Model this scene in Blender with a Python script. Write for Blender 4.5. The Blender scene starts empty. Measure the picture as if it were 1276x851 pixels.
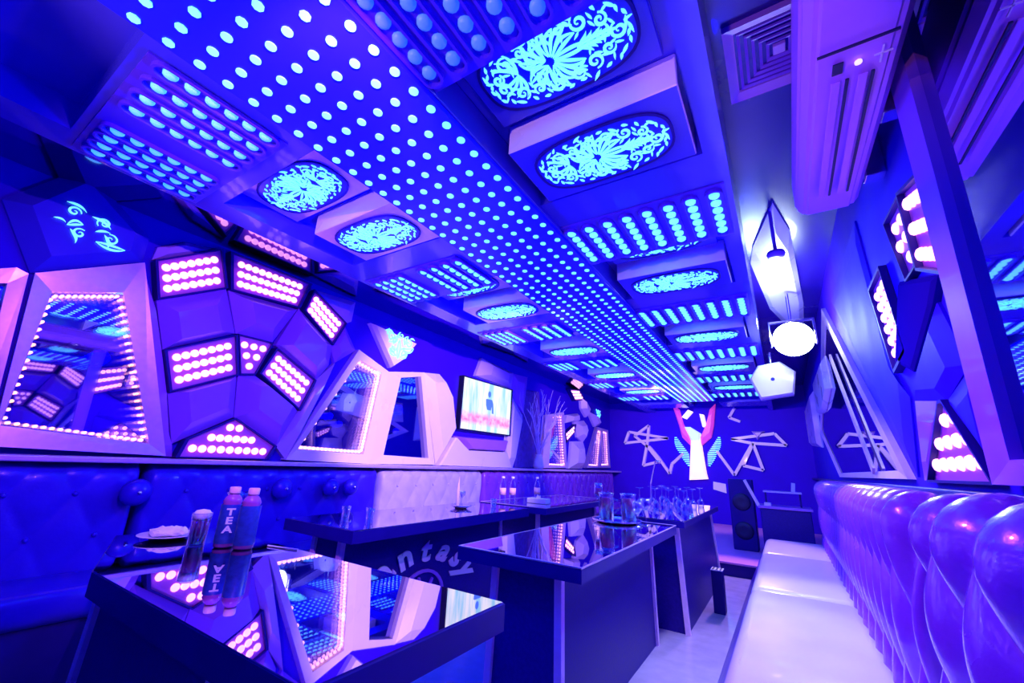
import bpy, bmesh, math, random
from mathutils import Vector, Matrix
random.seed(7)
SC = bpy.context.scene
COL = SC.collection
PI = math.pi
# ------------------------------------------------------------------ camera
H = 1.15
cam_d = bpy.data.cameras.new('camera'); cam = bpy.data.objects.new('camera', cam_d); COL.objects.link(cam)
F = 517.5
cam_d.sensor_width = 36.0; cam_d.sensor_fit = 'HORIZONTAL'; cam_d.lens = F * 36.0 / 1276.0
cam_d.clip_start = 0.02; cam_d.clip_end = 60
yw, pt, rl = math.radians(-32.87), math.radians(16.25), math.radians(2.70)
fw = Vector((math.sin(yw)*math.cos(pt), math.cos(yw)*math.cos(pt), math.sin(pt)))
rt = Vector((math.cos(yw), -math.sin(yw), 0)); up = rt.cross(fw)
r2 = math.cos(rl)*rt + math.sin(rl)*up; u2 = -math.sin(rl)*rt + math.cos(rl)*up
cam.matrix_world = Matrix(((r2.x, u2.x, -fw.x, 0), (r2.y, u2.y, -fw.y, 0), (r2.z, u2.z, -fw.z, H), (0, 0, 0, 1)))
SC.camera = cam
vs = SC.view_settings
SC.display_settings.display_device = 'sRGB'
vs.view_transform = 'Standard'; vs.look = 'None'; vs.exposure = 0.0; vs.gamma = 1.0; vs.use_curve_mapping = False
SC.cycles.max_bounces = 14; SC.cycles.glossy_bounces = 10; SC.cycles.transparent_max_bounces = 16
SC.cycles.transmission_bounces = 8
SC.cycles.sample_clamp_indirect = 6.0
SC.cycles.caustics_reflective = False; SC.cycles.caustics_refractive = False

# ------------------------------------------------------------------ materials
MATS = {}
def mat(name, base=(.5, .5, .5), rough=.4, metal=0.0, spec=.5, coat=0.0, emit=None, es=0.0, noise=None, trans=0.0, ior=1.45, bump=None):
    m = bpy.data.materials.new(name); m.use_nodes = True
    nt = m.node_tree; b = nt.nodes['Principled BSDF']
    b.inputs['Base Color'].default_value = (*base, 1); b.inputs['Roughness'].default_value = rough
    b.inputs['Metallic'].default_value = metal; b.inputs['Specular IOR Level'].default_value = spec
    b.inputs['Coat Weight'].default_value = coat; b.inputs['Coat Roughness'].default_value = .05
    b.inputs['Transmission Weight'].default_value = trans; b.inputs['IOR'].default_value = ior
    if emit:
        b.inputs['Emission Color'].default_value = (*emit, 1); b.inputs['Emission Strength'].default_value = es
    tc = nt.nodes.new('ShaderNodeTexCoord')
    if noise:   # (scale, amount) small tonal variation of the base and the gloss
        n = nt.nodes.new('ShaderNodeTexNoise'); n.inputs['Scale'].default_value = noise[0]; n.inputs['Detail'].default_value = 6
        nt.links.new(tc.outputs['Object'], n.inputs['Vector'])
        cr = nt.nodes.new('ShaderNodeMix'); cr.data_type = 'RGBA'
        cr.inputs['A'].default_value = (*[c*(1-noise[1]) for c in base], 1); cr.inputs['B'].default_value = (*[min(1, c*(1+noise[1])) for c in base], 1)
        nt.links.new(n.outputs['Fac'], cr.inputs['Factor']); nt.links.new(cr.outputs['Result'], b.inputs['Base Color'])
        mr = nt.nodes.new('ShaderNodeMapRange'); mr.inputs['To Min'].default_value = rough*.8; mr.inputs['To Max'].default_value = min(1, rough*1.25)
        nt.links.new(n.outputs['Fac'], mr.inputs['Value']); nt.links.new(mr.outputs['Result'], b.inputs['Roughness'])
    if bump:
        n2 = nt.nodes.new('ShaderNodeTexNoise'); n2.inputs['Scale'].default_value = bump[0]; n2.inputs['Detail'].default_value = 4
        nt.links.new(tc.outputs['Object'], n2.inputs['Vector'])
        bp = nt.nodes.new('ShaderNodeBump'); bp.inputs['Strength'].default_value = bump[1]; bp.inputs['Distance'].default_value = .01
        nt.links.new(n2.outputs['Fac'], bp.inputs['Height']); nt.links.new(bp.outputs['Normal'], b.inputs['Normal'])
    MATS[name] = m
    return m
mat('black_paint', (.02, .006, .18), .45, spec=.2, noise=(6, .2))
mat('matte_dark', (.02, .008, .20), .7, spec=0.0)
mat('wall_blue', (.035, .003, .52), .6, spec=.08, noise=(3, .15))
mat('blue_lacquer', (.05, .04, .55), .22, coat=.4, noise=(3, .15))
mat('deep_ceiling', (.02, .005, .25), .25, coat=.25, noise=(2, .2))
mat('mirror_soffit', (.30, .25, .55), .05, metal=1.0)
mat('white_lacquer', (.84, .70, .90), .28, coat=.3, noise=(4, .05))
mat('violet_lacquer', (.42, .14, .75), .3, coat=.3, noise=(4, .08))
mat('grey_lacquer', (.60, .42, .80), .35, coat=.2, noise=(4, .08))
mat('pink_metal', (.85, .62, .80), .32, metal=.6, noise=(30, .12))
mat('strip_pink', (.92, .62, .85), .35, noise=(30, .1))
mat('chrome', (.9, .85, .9), .15, metal=1.0, noise=(20, .05))
mat('table_glass', (.62, .56, .72), .015, metal=1.0)
mat('table_edge', (.02, .006, .20), .35, spec=.2, noise=(8, .2))
mat('pedestal_black', (.02, .006, .22), .4, spec=.25, noise=(60, .3), bump=(120, .06))
mat('mirror_dark', (.42, .40, .72), .02, metal=1.0)
mat('led_back', (.60, .14, .50), .35)
mat('led_pink', (1, .9, .95), .4, emit=(1.0, .42, .62), es=2.4)
mat('led_pink_small', (1, .9, .95), .4, emit=(1.0, .45, .50), es=4.0)
mat('led_amber', (1, .8, .6), .4, emit=(1.0, .40, .22), es=4.5)
mat('led_cyan', (.3, .9, 1), .4, emit=(.16, .82, 1.0), es=1.25)
mat('led_cyan_dim', (.3, .9, 1), .4, emit=(.06, .45, 1.0), es=1.1)
mat('ornament_cyan', (.3, .9, 1), .4, emit=(.18, .86, 1.0), es=1.15)
mat('strip_acrylic', (.02, .02, .5), .25, emit=(.0, .0, 1.0), es=.75)
mat('ornament_back', (.03, .03, .45), .2, emit=(0, 0, 1), es=.25)
mat('led_plate', (.10, .03, .62), .35)
mat('led_off', (.2, .4, .9), .4, emit=(.02, .20, .9), es=.5)
mat('ac_plastic', (.60, .22, .90), .35, noise=(3, .04))
mat('slot_dark', (.01, .01, .06), .5)
mat('vent_metal', (.90, .45, .85), .4, noise=(10, .05))
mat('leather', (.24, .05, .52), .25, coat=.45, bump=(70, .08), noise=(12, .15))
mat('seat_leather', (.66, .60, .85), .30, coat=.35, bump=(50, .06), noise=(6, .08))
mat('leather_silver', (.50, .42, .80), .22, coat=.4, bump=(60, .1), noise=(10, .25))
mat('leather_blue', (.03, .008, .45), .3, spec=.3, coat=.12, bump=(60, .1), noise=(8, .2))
mat('floor_tile', (.40, .34, .55), .18, coat=.3, noise=(9, .25))
mat('carpet_pink', (.62, .22, .55), .6, noise=(60, .15))
mat('tv_black', (.01, .01, .03), .25)
mat('paper', (.9, .85, .88), .6, noise=(20, .05))
mat('porcelain', (.85, .8, .85), .2)
mat('red_drink', (.80, .10, .35), .25)
mat('tea', (.34, .07, .40), .15)
mat('label_blue', (.02, .05, .35), .35, noise=(40, .6))
mat('label_text', (.85, .85, 1), .5)
mat('cap_pink', (.85, .5, .65), .4)
mat('magenta_glow', (.7, .1, .5), .4, emit=(1.0, .06, .50), es=.42)
mat('yellow_glow', (1, .9, .7), .4, emit=(1.0, .62, .48), es=1.15)
mat('cyan_glow', (.6, .9, 1), .4, emit=(.45, .70, 1.0), es=.9)
mat('white_glow', (1, .95, .95), .4, emit=(1.0, .80, .92), es=.9)
mat('flood_glow', (1, 1, 1), .4, emit=(.75, .92, 1.0), es=30.0)
mat('twig', (.6, .5, .8), .5)
mat('wallpaper', (.12, .05, .35), .6, noise=(14, .7))
# half-silvered pane of an infinity mirror
def half_mirror():
    m = bpy.data.materials.new('half_silvered_glass'); m.use_nodes = True; nt = m.node_tree
    nt.nodes.clear(); o = nt.nodes.new('ShaderNodeOutputMaterial'); mx = nt.nodes.new('ShaderNodeMixShader')
    t = nt.nodes.new('ShaderNodeBsdfTransparent'); t.inputs['Color'].default_value = (.95, .95, 1, 1)
    g = nt.nodes.new('ShaderNodeBsdfGlossy'); g.inputs['Roughness'].default_value = 0.0; g.inputs['Color'].default_value = (.9, .88, 1, 1)
    mx.inputs['Fac'].default_value = .48
    nt.links.new(t.outputs[0], mx.inputs[1]); nt.links.new(g.outputs[0], mx.inputs[2]); nt.links.new(mx.outputs[0], o.inputs['Surface'])
    MATS['half_mirror'] = m
half_mirror()
def clear_glass():
    m = bpy.data.materials.new('clear_glass'); m.use_nodes = True; nt = m.node_tree
    nt.nodes.clear(); o = nt.nodes.new('ShaderNodeOutputMaterial'); mx = nt.nodes.new('ShaderNodeMixShader')
    t = nt.nodes.new('ShaderNodeBsdfTransparent'); t.inputs['Color'].default_value = (.86, .86, 1, 1)
    g = nt.nodes.new('ShaderNodeBsdfGlossy'); g.inputs['Roughness'].default_value = .03; g.inputs['Color'].default_value = (.95, .9, 1, 1)
    lw = nt.nodes.new('ShaderNodeLayerWeight'); lw.inputs['Blend'].default_value = .35
    nt.links.new(lw.outputs['Facing'], mx.inputs['Fac'])
    nt.links.new(t.outputs[0], mx.inputs[1]); nt.links.new(g.outputs[0], mx.inputs[2]); nt.links.new(mx.outputs[0], o.inputs['Surface'])
    MATS['glass'] = m
clear_glass()
def tv_material():
    m = bpy.data.materials.new('tv_picture'); m.use_nodes = True; nt = m.node_tree; b = nt.nodes['Principled BSDF']
    tc = nt.nodes.new('ShaderNodeTexCoord'); sp = nt.nodes.new('ShaderNodeSeparateXYZ'); nt.links.new(tc.outputs['Object'], sp.inputs[0])
    mp = nt.nodes.new('ShaderNodeMapping'); mp.inputs['Scale'].default_value = (1, 9, 1.2); nt.links.new(tc.outputs['Object'], mp.inputs['Vector'])
    n = nt.nodes.new('ShaderNodeTexNoise'); n.inputs['Scale'].default_value = 1.3; n.inputs['Detail'].default_value = 5; nt.links.new(mp.outputs[0], n.inputs['Vector'])
    cr = nt.nodes.new('ShaderNodeValToRGB'); e = cr.color_ramp.elements
    e[0].position = .35; e[0].color = (.35, .72, .95, 1); e[1].position = .55; e[1].color = (1, .98, 1, 1)
    nt.links.new(n.outputs['Fac'], cr.inputs['Fac'])
    # crowd band of pink in the lower middle of the picture
    ma = nt.nodes.new('ShaderNodeMapRange'); ma.inputs['From Min'].default_value = 1.72; ma.inputs['From Max'].default_value = 1.80
    ma.inputs['To Min'].default_value = 1; ma.inputs['To Max'].default_value = 0; nt.links.new(sp.outputs['Z'], ma.inputs['Value'])
    mb = nt.nodes.new('ShaderNodeMapRange'); mb.inputs['From Min'].default_value = 1.60; mb.inputs['From Max'].default_value = 1.66
    nt.links.new(sp.outputs['Z'], mb.inputs['Value'])
    mu = nt.nodes.new('ShaderNodeMath'); mu.operation = 'MULTIPLY'; nt.links.new(ma.outputs[0], mu.inputs[0]); nt.links.new(mb.outputs[0], mu.inputs[1])
    n2 = nt.nodes.new('ShaderNodeTexNoise'); n2.inputs['Scale'].default_value = 14; nt.links.new(tc.outputs['Object'], n2.inputs['Vector'])
    m3 = nt.nodes.new('ShaderNodeMath'); m3.operation = 'MULTIPLY'; nt.links.new(mu.outputs[0], m3.inputs[0])
    m4 = nt.nodes.new('ShaderNodeMapRange'); m4.inputs['From Min'].default_value = .35; m4.inputs['From Max'].default_value = .6; m4.inputs['To Min'].default_value = .4
    nt.links.new(n2.outputs['Fac'], m4.inputs['Value']); nt.links.new(m4.outputs[0], m3.inputs[1])
    mx = nt.nodes.new('ShaderNodeMix'); mx.data_type = 'RGBA'; nt.links.new(m3.outputs[0], mx.inputs['Factor'])
    nt.links.new(cr.outputs[0], mx.inputs['A']); mx.inputs['B'].default_value = (.95, .22, .55, 1)
    nt.links.new(mx.outputs['Result'], b.inputs['Emission Color']); b.inputs['Emission Strength'].default_value = 1.15
    b.inputs['Base Color'].default_value = (.02, .02, .02, 1); MATS['tv_picture'] = m
tv_material()

# ------------------------------------------------------------------ object helpers
def tag(o, label=None, cat=None, group=None, kind=None):
    if label: o['label'] = label
    if cat: o['category'] = cat
    if group: o['group'] = group
    if kind: o['kind'] = kind
    return o
def thing(name, label, cat, loc=(0, 0, 0), rz=0, group=None):
    o = bpy.data.objects.new(name, None); COL.objects.link(o); o.location = loc; o.rotation_euler = (0, 0, rz)
    o.empty_display_size = .1
    return tag(o, label, cat, group)
def link(name, me, parent=None, loc=None):
    o = bpy.data.objects.new(name, me); COL.objects.link(o)
    if parent: o.parent = parent
    if loc is not None: o.location = loc
    return o
def finish(name, bm, m, smooth=False):
    bmesh.ops.recalc_face_normals(bm, faces=bm.faces)
    me = bpy.data.meshes.new(name); bm.to_mesh(me); bm.free(); me.materials.append(MATS[m])
    if smooth:
        for p in me.polygons: p.use_smooth = True
    return me
def obj(name, bm, m, parent=None, smooth=False, loc=None):
    return link(name, finish(name, bm, m, smooth), parent, loc)
def struct(name, bm, m):
    return tag(obj(name, bm, m), kind='structure')
def box(bm, x0, x1, y0, y1, z0, z1, bev=0.0, seg=2):
    g = bmesh.new(); bmesh.ops.create_cube(g, size=1)
    for v in g.verts: v.co = Vector((x0 + (v.co.x+.5)*(x1-x0), y0 + (v.co.y+.5)*(y1-y0), z0 + (v.co.z+.5)*(z1-z0)))
    if bev: bmesh.ops.bevel(g, geom=g.edges[:], offset=bev, segments=seg, affect='EDGES', profile=.5)
    merge(bm, g)
def merge(bm, g):
    me = bpy.data.meshes.new('tmp'); g.to_mesh(me); g.free(); bm.from_mesh(me); bpy.data.meshes.remove(me)
def frustum(bm, b, t, z0, z1, bev=0):
    # b, t = (x0,x1,y0,y1) at the bottom and the top
    vs_ = [bm.verts.new(p) for p in [(b[0], b[2], z0), (b[1], b[2], z0), (b[1], b[3], z0), (b[0], b[3], z0),
                                     (t[0], t[2], z1), (t[1], t[2], z1), (t[1], t[3], z1), (t[0], t[3], z1)]]
    for f in [(0, 3, 2, 1), (4, 5, 6, 7), (0, 1, 5, 4), (1, 2, 6, 5), (2, 3, 7, 6), (3, 0, 4, 7)]: bm.faces.new([vs_[i] for i in f])
def prism(bm, pts, fn, d0, d1, inset=1.0, shift=(0, 0)):
    # polygon pts (2D) mapped through fn(a, b, d); the face at d1 may be shrunk about its centre
    ca = sum(p[0] for p in pts)/len(pts); cb = sum(p[1] for p in pts)/len(pts)
    lo = [bm.verts.new(fn(p[0], p[1], d0)) for p in pts]
    hi = [bm.verts.new(fn(ca+(p[0]-ca)*inset+shift[0], cb+(p[1]-cb)*inset+shift[1], d1)) for p in pts]
    n = len(pts)
    bm.faces.new(lo); bm.faces.new(hi)
    for i in range(n): bm.faces.new([lo[i], lo[(i+1) % n], hi[(i+1) % n], hi[i]])
def facet(bm, pts, fn, d0, d1, d2, inset=.5, shift=(0, 0)):
    # a block with a faceted, hipped front
    ca = sum(p[0] for p in pts)/len(pts); cb = sum(p[1] for p in pts)/len(pts); n = len(pts)
    L0 = [bm.verts.new(fn(p[0], p[1], d0)) for p in pts]
    L1 = [bm.verts.new(fn(p[0], p[1], d1)) for p in pts]
    L2 = [bm.verts.new(fn(ca+(p[0]-ca)*inset+shift[0], cb+(p[1]-cb)*inset+shift[1], d2)) for p in pts]
    bm.faces.new(L0); bm.faces.new(L2)
    for A, B_ in ((L0, L1), (L1, L2)):
        for i in range(n): bm.faces.new([A[i], A[(i+1) % n], B_[(i+1) % n], B_[i]])
def ring(bm, outer, inner, fn, d0, d1, di=None):
    n = len(outer); di = d1 if di is None else di
    o0 = [bm.verts.new(fn(*p, d0)) for p in outer]; o1 = [bm.verts.new(fn(*p, d1)) for p in outer]
    i1 = [bm.verts.new(fn(*p, di)) for p in inner]; i0 = [bm.verts.new(fn(*p, d0)) for p in inner]
    for A, B_ in ((o0, o1), (o1, i1), (i1, i0), (i0, o0)):
        for i in range(n): bm.faces.new([A[i], A[(i+1) % n], B_[(i+1) % n], B_[i]])
def inset_poly(pts, k):
    ca = sum(p[0] for p in pts)/len(pts); cb = sum(p[1] for p in pts)/len(pts)
    return [(ca+(p[0]-ca)*k, cb+(p[1]-cb)*k) for p in pts]
def tube(bm, p0, p1, r0, r1=None, n=16, caps=True):
    r1 = r0 if r1 is None else r1; p0 = Vector(p0); p1 = Vector(p1); d = (p1-p0).normalized()
    a = d.orthogonal().normalized(); b = d.cross(a)
    A = [bm.verts.new(p0 + r0*(math.cos(2*PI*i/n)*a + math.sin(2*PI*i/n)*b)) for i in range(n)]
    B_ = [bm.verts.new(p1 + r1*(math.cos(2*PI*i/n)*a + math.sin(2*PI*i/n)*b)) for i in range(n)]
    for i in range(n): bm.faces.new([A[i], A[(i+1) % n], B_[(i+1) % n], B_[i]])
    if caps: bm.faces.new(A); bm.faces.new(B_)
def lathe(bm, prof, n=24, c=(0, 0, 0)):
    rings = []
    for r, z in prof:
        if r < 1e-5: rings.append([bm.verts.new((c[0], c[1], c[2]+z))])
        else: rings.append([bm.verts.new((c[0]+r*math.cos(2*PI*i/n), c[1]+r*math.sin(2*PI*i/n), c[2]+z)) for i in range(n)])
    for A, B_ in zip(rings, rings[1:]):
        for i in range(n):
            if len(A) == 1 and len(B_) == 1: continue
            if len(A) == 1: bm.faces.new([A[0], B_[(i+1) % n], B_[i]])
            elif len(B_) == 1: bm.faces.new([A[i], A[(i+1) % n], B_[0]])
            else: bm.faces.new([A[i], A[(i+1) % n], B_[(i+1) % n], B_[i]])
def ribbon(bm, pts, ws, fn, d0, d1):
    n = len(pts); L_, R_ = [], []
    for i in range(n):
        a = pts[max(0, i-1)]; b = pts[min(n-1, i+1)]; dx, dy = b[0]-a[0], b[1]-a[1]; l = math.hypot(dx, dy) or 1
        nx, ny = -dy/l, dx/l; w = ws[i]/2
        L_.append((pts[i][0]+nx*w, pts[i][1]+ny*w)); R_.append((pts[i][0]-nx*w, pts[i][1]-ny*w))
    q = [[bm.verts.new(fn(*p, d)) for p in S] for S, d in ((L_, d0), (R_, d0), (L_, d1), (R_, d1))]
    for i in range(n-1):
        for A, B_ in ((0, 1), (1, 3), (3, 2), (2, 0)): bm.faces.new([q[A][i], q[A][i+1], q[B_][i+1], q[B_][i]])
    bm.faces.new([q[0][0], q[1][0], q[3][0], q[2][0]]); bm.faces.new([q[0][-1], q[1][-1], q[3][-1], q[2][-1]])
def copies(src, name, parent, locs, rot=None):
    out = []
    for l in locs:
        c = src.copy(); c.name = name; COL.objects.link(c); c.parent = parent; c.location = l
        if rot is not None: c.rotation_euler = rot
        out.append(c)
    return out
def copy_tree(o, parent=None):
    c = o.copy(); COL.objects.link(c); c.parent = parent
    for ch in o.children: copy_tree(ch, c)
    return c
LF = lambda a, b, d: (-3.5+d, a, b)     # left wall : a = y, b = z, d = distance out of the wall
RF = lambda a, b, d: (.5-d, a, b)       # right wall
BF = lambda a, b, d: (a, 10.0-d, b)     # back wall
def bil(q, u, v):
    a, b, c, d = q   # corners going round: a->b along u, d->c along u
    return tuple((1-u)*(1-v)*a[k] + u*(1-v)*b[k] + u*v*c[k] + (1-u)*v*d[k] for k in (0, 1))
# ------------------------------------------------------------------ the room
bm = bmesh.new(); box(bm, -3.6, .6, -1.6, 10.1, -.1, 0); struct('floor', bm, 'floor_tile')
bm = bmesh.new(); box(bm, -3.6, -3.5, -1.6, 10.1, 0, 3.0); struct('wall_left', bm, 'wall_blue')
bm = bmesh.new(); box(bm, .5, .6, -1.6, 10.1, 0, 3.0); struct('wall_right', bm, 'wall_blue')
bm = bmesh.new(); box(bm, -3.5, .5, 10.0, 10.1, 0, 3.0); struct('wall_back', bm, 'wall_blue')
bm = bmesh.new(); box(bm, -3.5, .5, -1.6, -1.5, 0, 3.0); struct('wall_front', bm, 'black_paint')
bm = bmesh.new(); box(bm, -2.55, .6, -1.6, 10.1, 2.90, 3.0); struct('ceiling', bm, 'deep_ceiling')
bm = bmesh.new(); box(bm, -3.5, -2.55, -1.5, 10.0, 2.66, 2.90); struct('ceiling', bm, 'mirror_soffit')
PER = 1.41
bm = bmesh.new()
for x0, x1, xa, xb in ((-2.55, -1.53, -2.38, -1.53), (-.90, -.06, -.90, -.14)):
    box(bm, x0, x1, -1.5, 10.0, 2.54, 2.60)                       # lid over the bays
    for k in range(-1, 7):
        y0 = k*PER
        box(bm, x0, x1, max(-1.5, y0 + 1.60 - PER), min(10, y0 + .78), 2.41, 2.54)
        if y0+.78 < 10:
            for ra, rb in ((x0, xa), (xb, x1)):
                if rb - ra > .01: box(bm, ra, rb, y0+.78, min(10, y0+1.60), 2.41, 2.54)
    box(bm, x0, x0+.02, -1.5, 10, 2.60, 2.66 if x0 < -2 else 2.62)
box(bm, -.08, -.06, -1.5, 10, 2.60, 2.90)
struct('ceiling', bm, 'blue_lacquer')
# slim ledges along both walls
for nm, fn, y0, y1, z, d in (('trim_1', LF, -1.5, 10, 1.045, .26), ('trim_2', RF, -1.5, 10, 1.10, .08)):
    bm = bmesh.new()
    a = fn(0, 0, 0)[0]; b = fn(0, 0, d)[0]
    box(bm, min(a, b), max(a, b), y0, y1, z, z+.03, .006)
    struct(nm, bm, 'pink_metal' if nm == 'trim_1' else 'black_paint')
# stage at the far end
bm = bmesh.new(); box(bm, -3.5, .5, 5.95, 10, 0, .13); struct('floor', bm, 'black_paint')
bm = bmesh.new(); box(bm, -3.5, .5, 5.93, 10, .13, .15); struct('floor', bm, 'carpet_pink')

# ------------------------------------------------------------------ dotted light strip down the middle of the ceiling
ORD = ['nearest', 'second', 'third', 'fourth', 'fifth', 'farthest', 'last']
sx0, sx1 = -1.53, -.90
strip = thing('ceiling_light_strip', 'long blue backlit ceiling strip covered in seven rows of cyan dots', 'ceiling light', (-1.215, -1.4, 2.37))
bm = bmesh.new(); box(bm, sx0+1.215, sx1+1.215, 0, 9.6, .02, .17, .004)
obj('housing', bm, 'blue_lacquer', strip)
bm = bmesh.new(); box(bm, sx0+1.225, sx1+1.205, .01, 9.59, 0, .02)
obj('diffuser', bm, 'strip_acrylic', strip)
bm = bmesh.new(); tube(bm, (0, 0, 0), (0, 0, -.004), .0165, n=16)
dot_me = finish('light_dot', bm, 'led_cyan')
dots = [(-1.49 + .0915*i, .235 + .0865*j) for j in range(-16, 93) for i in range(7)]
dots = [d for d in dots if d[1] < 8.15]
vis = [d for d in dots if d[1] > .25 + .35*(d[0]+1.49)]
vis.sort(key=lambda d: d[1]); near = set(vis[:100])
first = None
for d in vis[:100]:
    l = (d[0]+1.215, d[1]+1.4, 0)
    link('light_dot', dot_me, strip, l)
bm = bmesh.new()
for d in dots:
    if d in near: continue
    tube(bm, (d[0]+1.215, d[1]+1.4, 0), (d[0]+1.215, d[1]+1.4, -.004), .0165, n=8)
tag(obj('light_dot', bm, 'led_cyan', strip), kind='stuff')

# ------------------------------------------------------------------ damask ornament
def leaf(bm, c, ang, l, w, fn, curve=0.0, n=8):
    pts = []
    for i in range(n+1):
        t = i/n; x = t*l; y = curve*l*math.sin(PI*t*.8)
        pts.append((c[0]+x*math.cos(ang)-y*math.sin(ang), c[1]+x*math.sin(ang)+y*math.cos(ang)))
    ws = [max(.0008, w*math.sin(PI*min(1, (i/n)**.8))) for i in range(n+1)]
    ribbon(bm, pts, ws, fn, 0, -.004)
def leaf2(bm, c, ang, l, w, fn, curve=0.0, n=10):
    # an open leaf: two curved strands that meet at the tip
    for s in (-1, 1):
        pts = []
        for i in range(n+1):
            t = i/n; x = t*l; y = curve*l*math.sin(PI*t*.8) + s*w*.33*math.sin(PI*t)**.8
            pts.append((c[0]+x*math.cos(ang)-y*math.sin(ang), c[1]+x*math.sin(ang)+y*math.cos(ang)))
        ribbon(bm, pts, [max(.0008, w*.36*math.sin(PI*min(1, (i/n)*.9+.05))) for i in range(n+1)], fn, 0, -.004)
def scroll(bm, c, ang, r, fn, turns=1.5, sgn=1, w=.012, n=22):
    pts, ws = [], []
    for i in range(n+1):
        t = i/n; a = ang + sgn*turns*2*PI*t; rr = r*(1-t)**.9 + r*.12
        pts.append((c[0]+rr*math.cos(a), c[1]+rr*math.sin(a))); ws.append(w*(.35+1.0*math.sin(PI*min(1, t*1.1+.05))))
    ribbon(bm, pts, ws, fn, 0, -.004)
def damask(W, Hh, seed=1):
    rnd = random.Random(seed); bm = bmesh.new(); fn = lambda a, b, d: (a, b, d)
    hx, hy = W/2, Hh/2
    def inside(x, y, k=.95): return (abs(x)/(hx*k))**2.8 + (abs(y)/(hy*k))**2.8 < 1
    cx = -.02
    # flower heart and its fan of petals
    for i in range(9):
        a = -1.25 + i*2.5/8
        leaf2(bm, (cx+.02*math.cos(a), .02*math.sin(a)), a, hx*(.34 if i % 2 else .40)*(1.2-.25*abs(i-4)/4), .034, fn, curve=.18*(1 if i > 4 else -1 if i < 4 else 0))
    for s in (-1, 1):
        for j in range(3):
            leaf2(bm, (cx-.01, s*.01), PI - s*(.5+.55*j), hx*.34, .034, fn, curve=.2*s)
    # the long plume pointing right, split into barbs
    for j in range(6):
        for s in (-1, 1):
            x = cx + hx*(.40+.07*j)
            leaf(bm, (x, s*.004), s*(.75-.06*j), hy*.40*(1-.12*j), .013, fn, curve=-.15*s)
    leaf2(bm, (cx+hx*.38, 0), 0, hx*.50, .022, fn)
    # sprig on the left
    for j in range(7):
        a = PI + (j-3)*.42
        leaf(bm, (-hx*.50, -.01), a, hx*.34, .012, fn, curve=.22*(1 if j > 3 else -1))
    # scrolls
    spots = [(-.62, .52), (-.36, .62), (-.10, .74), (.20, .72), (.46, .60), (.68, .42), (-.62, -.52), (-.36, -.64), (-.08, -.76), (.20, -.70), (.46, -.60), (.70, -.40), (-.82, .16), (-.82, -.20), (.86, .08), (-.28, .34), (-.28, -.34)]
    for i, (u, v) in enumerate(spots):
        r = hy*(.16 if i % 2 else .20)
        if not inside(u*hx, v*hy, .98): continue
        scroll(bm, (u*hx*.95, v*hy*.95), rnd.random()*6.28, r, fn, 1.4, 1 if i % 2 else -1, .0085)
        a0 = rnd.random()*6.28
        for j in range(4):
            a = a0 + j*1.5
            p = (u*hx*.95 + r*1.15*math.cos(a), v*hy*.95 + r*1.15*math.sin(a)); q = (p[0]+.03*math.cos(a), p[1]+.03*math.sin(a))
            if inside(*q, .98): leaf(bm, p, a+.6, .030, .008, fn, n=4)
    # border leaves
    for i in range(34):
        a = 2*PI*i/34; ca, sa = math.cos(a), math.sin(a)
        rx = (abs(ca)**2.8 + abs(sa)**2.8)**(-1/2.8)*.93
        p = (ca*rx*hx, sa*rx*hy)
        leaf(bm, (p[0], p[1]), math.atan2(ca*hx*.6, -sa*hy)*1.0 + (0.35 if i % 2 else -.2) , .026 if i % 3 else .044, .011, fn, n=5)
    return finish('damask_ornament', bm, 'ornament_cyan')
orn_me = damask(.58, .27, 3)
def stadium(W, Hh, n=48, e=2.9):
    out = []
    for i in range(n):
        a = 2*PI*i/n; ca, sa = math.cos(a), math.sin(a); r = (abs(ca)**e + abs(sa)**e)**(-1/e)
        out.append((ca*r*W/2, sa*r*Hh/2))
    return out
def damask_panel(x0, x1, y0, y1, z, th, body, face, label, group, flip=False, s_face=None):
    t = thing('ceiling_damask_panel', label, 'ceiling light', ((x0+x1)/2, (y0+y1)/2, z), group=group)
    w, h = x1-x0, y1-y0
    bm = bmesh.new(); box(bm, -w/2, w/2, -h/2, h/2, 0, th, .004, 1); obj('panel_box', bm, body, t)
    bm = bmesh.new(); prism(bm, stadium(.555, .29), lambda a, b, d: (a, b, d), -.001, -.006); obj('ornament_plate', bm, face, t)
    bm = bmesh.new(); ring(bm, stadium(.575, .31), stadium(.555, .29), lambda a, b, d: (a, b, d), 0, -.008); obj('plate_rim', bm, 'black_paint', t)
    if s_face:
        bm = bmesh.new(); box(bm, -w/2+.004, w/2-.004, -h/2+.004, h/2-.004, -.0009, 0); obj('face_plate', bm, s_face, t)
    o = link('damask_ornament', orn_me, t, (0, 0, -.0065)); o.scale = (-.95 if flip else .95, .98, 1)
    return t
side = {'L': 'left of the dotted strip', 'R': 'right of the dotted strip'}
for s, X0, X1, body in (('L', -2.21, -1.55, 'pink_metal'), ('R', -.84, -.16, 'blue_lacquer')):  # left pink, right blue: LED cluster's light put into the body colour
    n = 0
    for k in range(0, 5):
        y0 = k*PER
        damask_panel(X0 - (.14 if s == 'L' else 0), X1 - (.12 if s == 'L' else .03), y0+.80, y0+1.16, 2.50, .035, body, 'ornament_back', '%s recessed cyan damask ceiling panel, %s' % (ORD[k], side[s]), 'recessed damask ceiling panels', flip=(s == 'L'))
        damask_panel(X0, X1, y0+1.20, y0+1.58, 2.40, .14, 'white_lacquer', 'ornament_back', '%s boxed cyan damask ceiling panel with a pale edge, %s' % (ORD[k], side[s]), 'boxed damask ceiling panels', s_face='pink_metal' if s == 'L' else 'blue_lacquer')  # face plates carry the same painted-in light per side
        if s == 'R':
            pass
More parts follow.
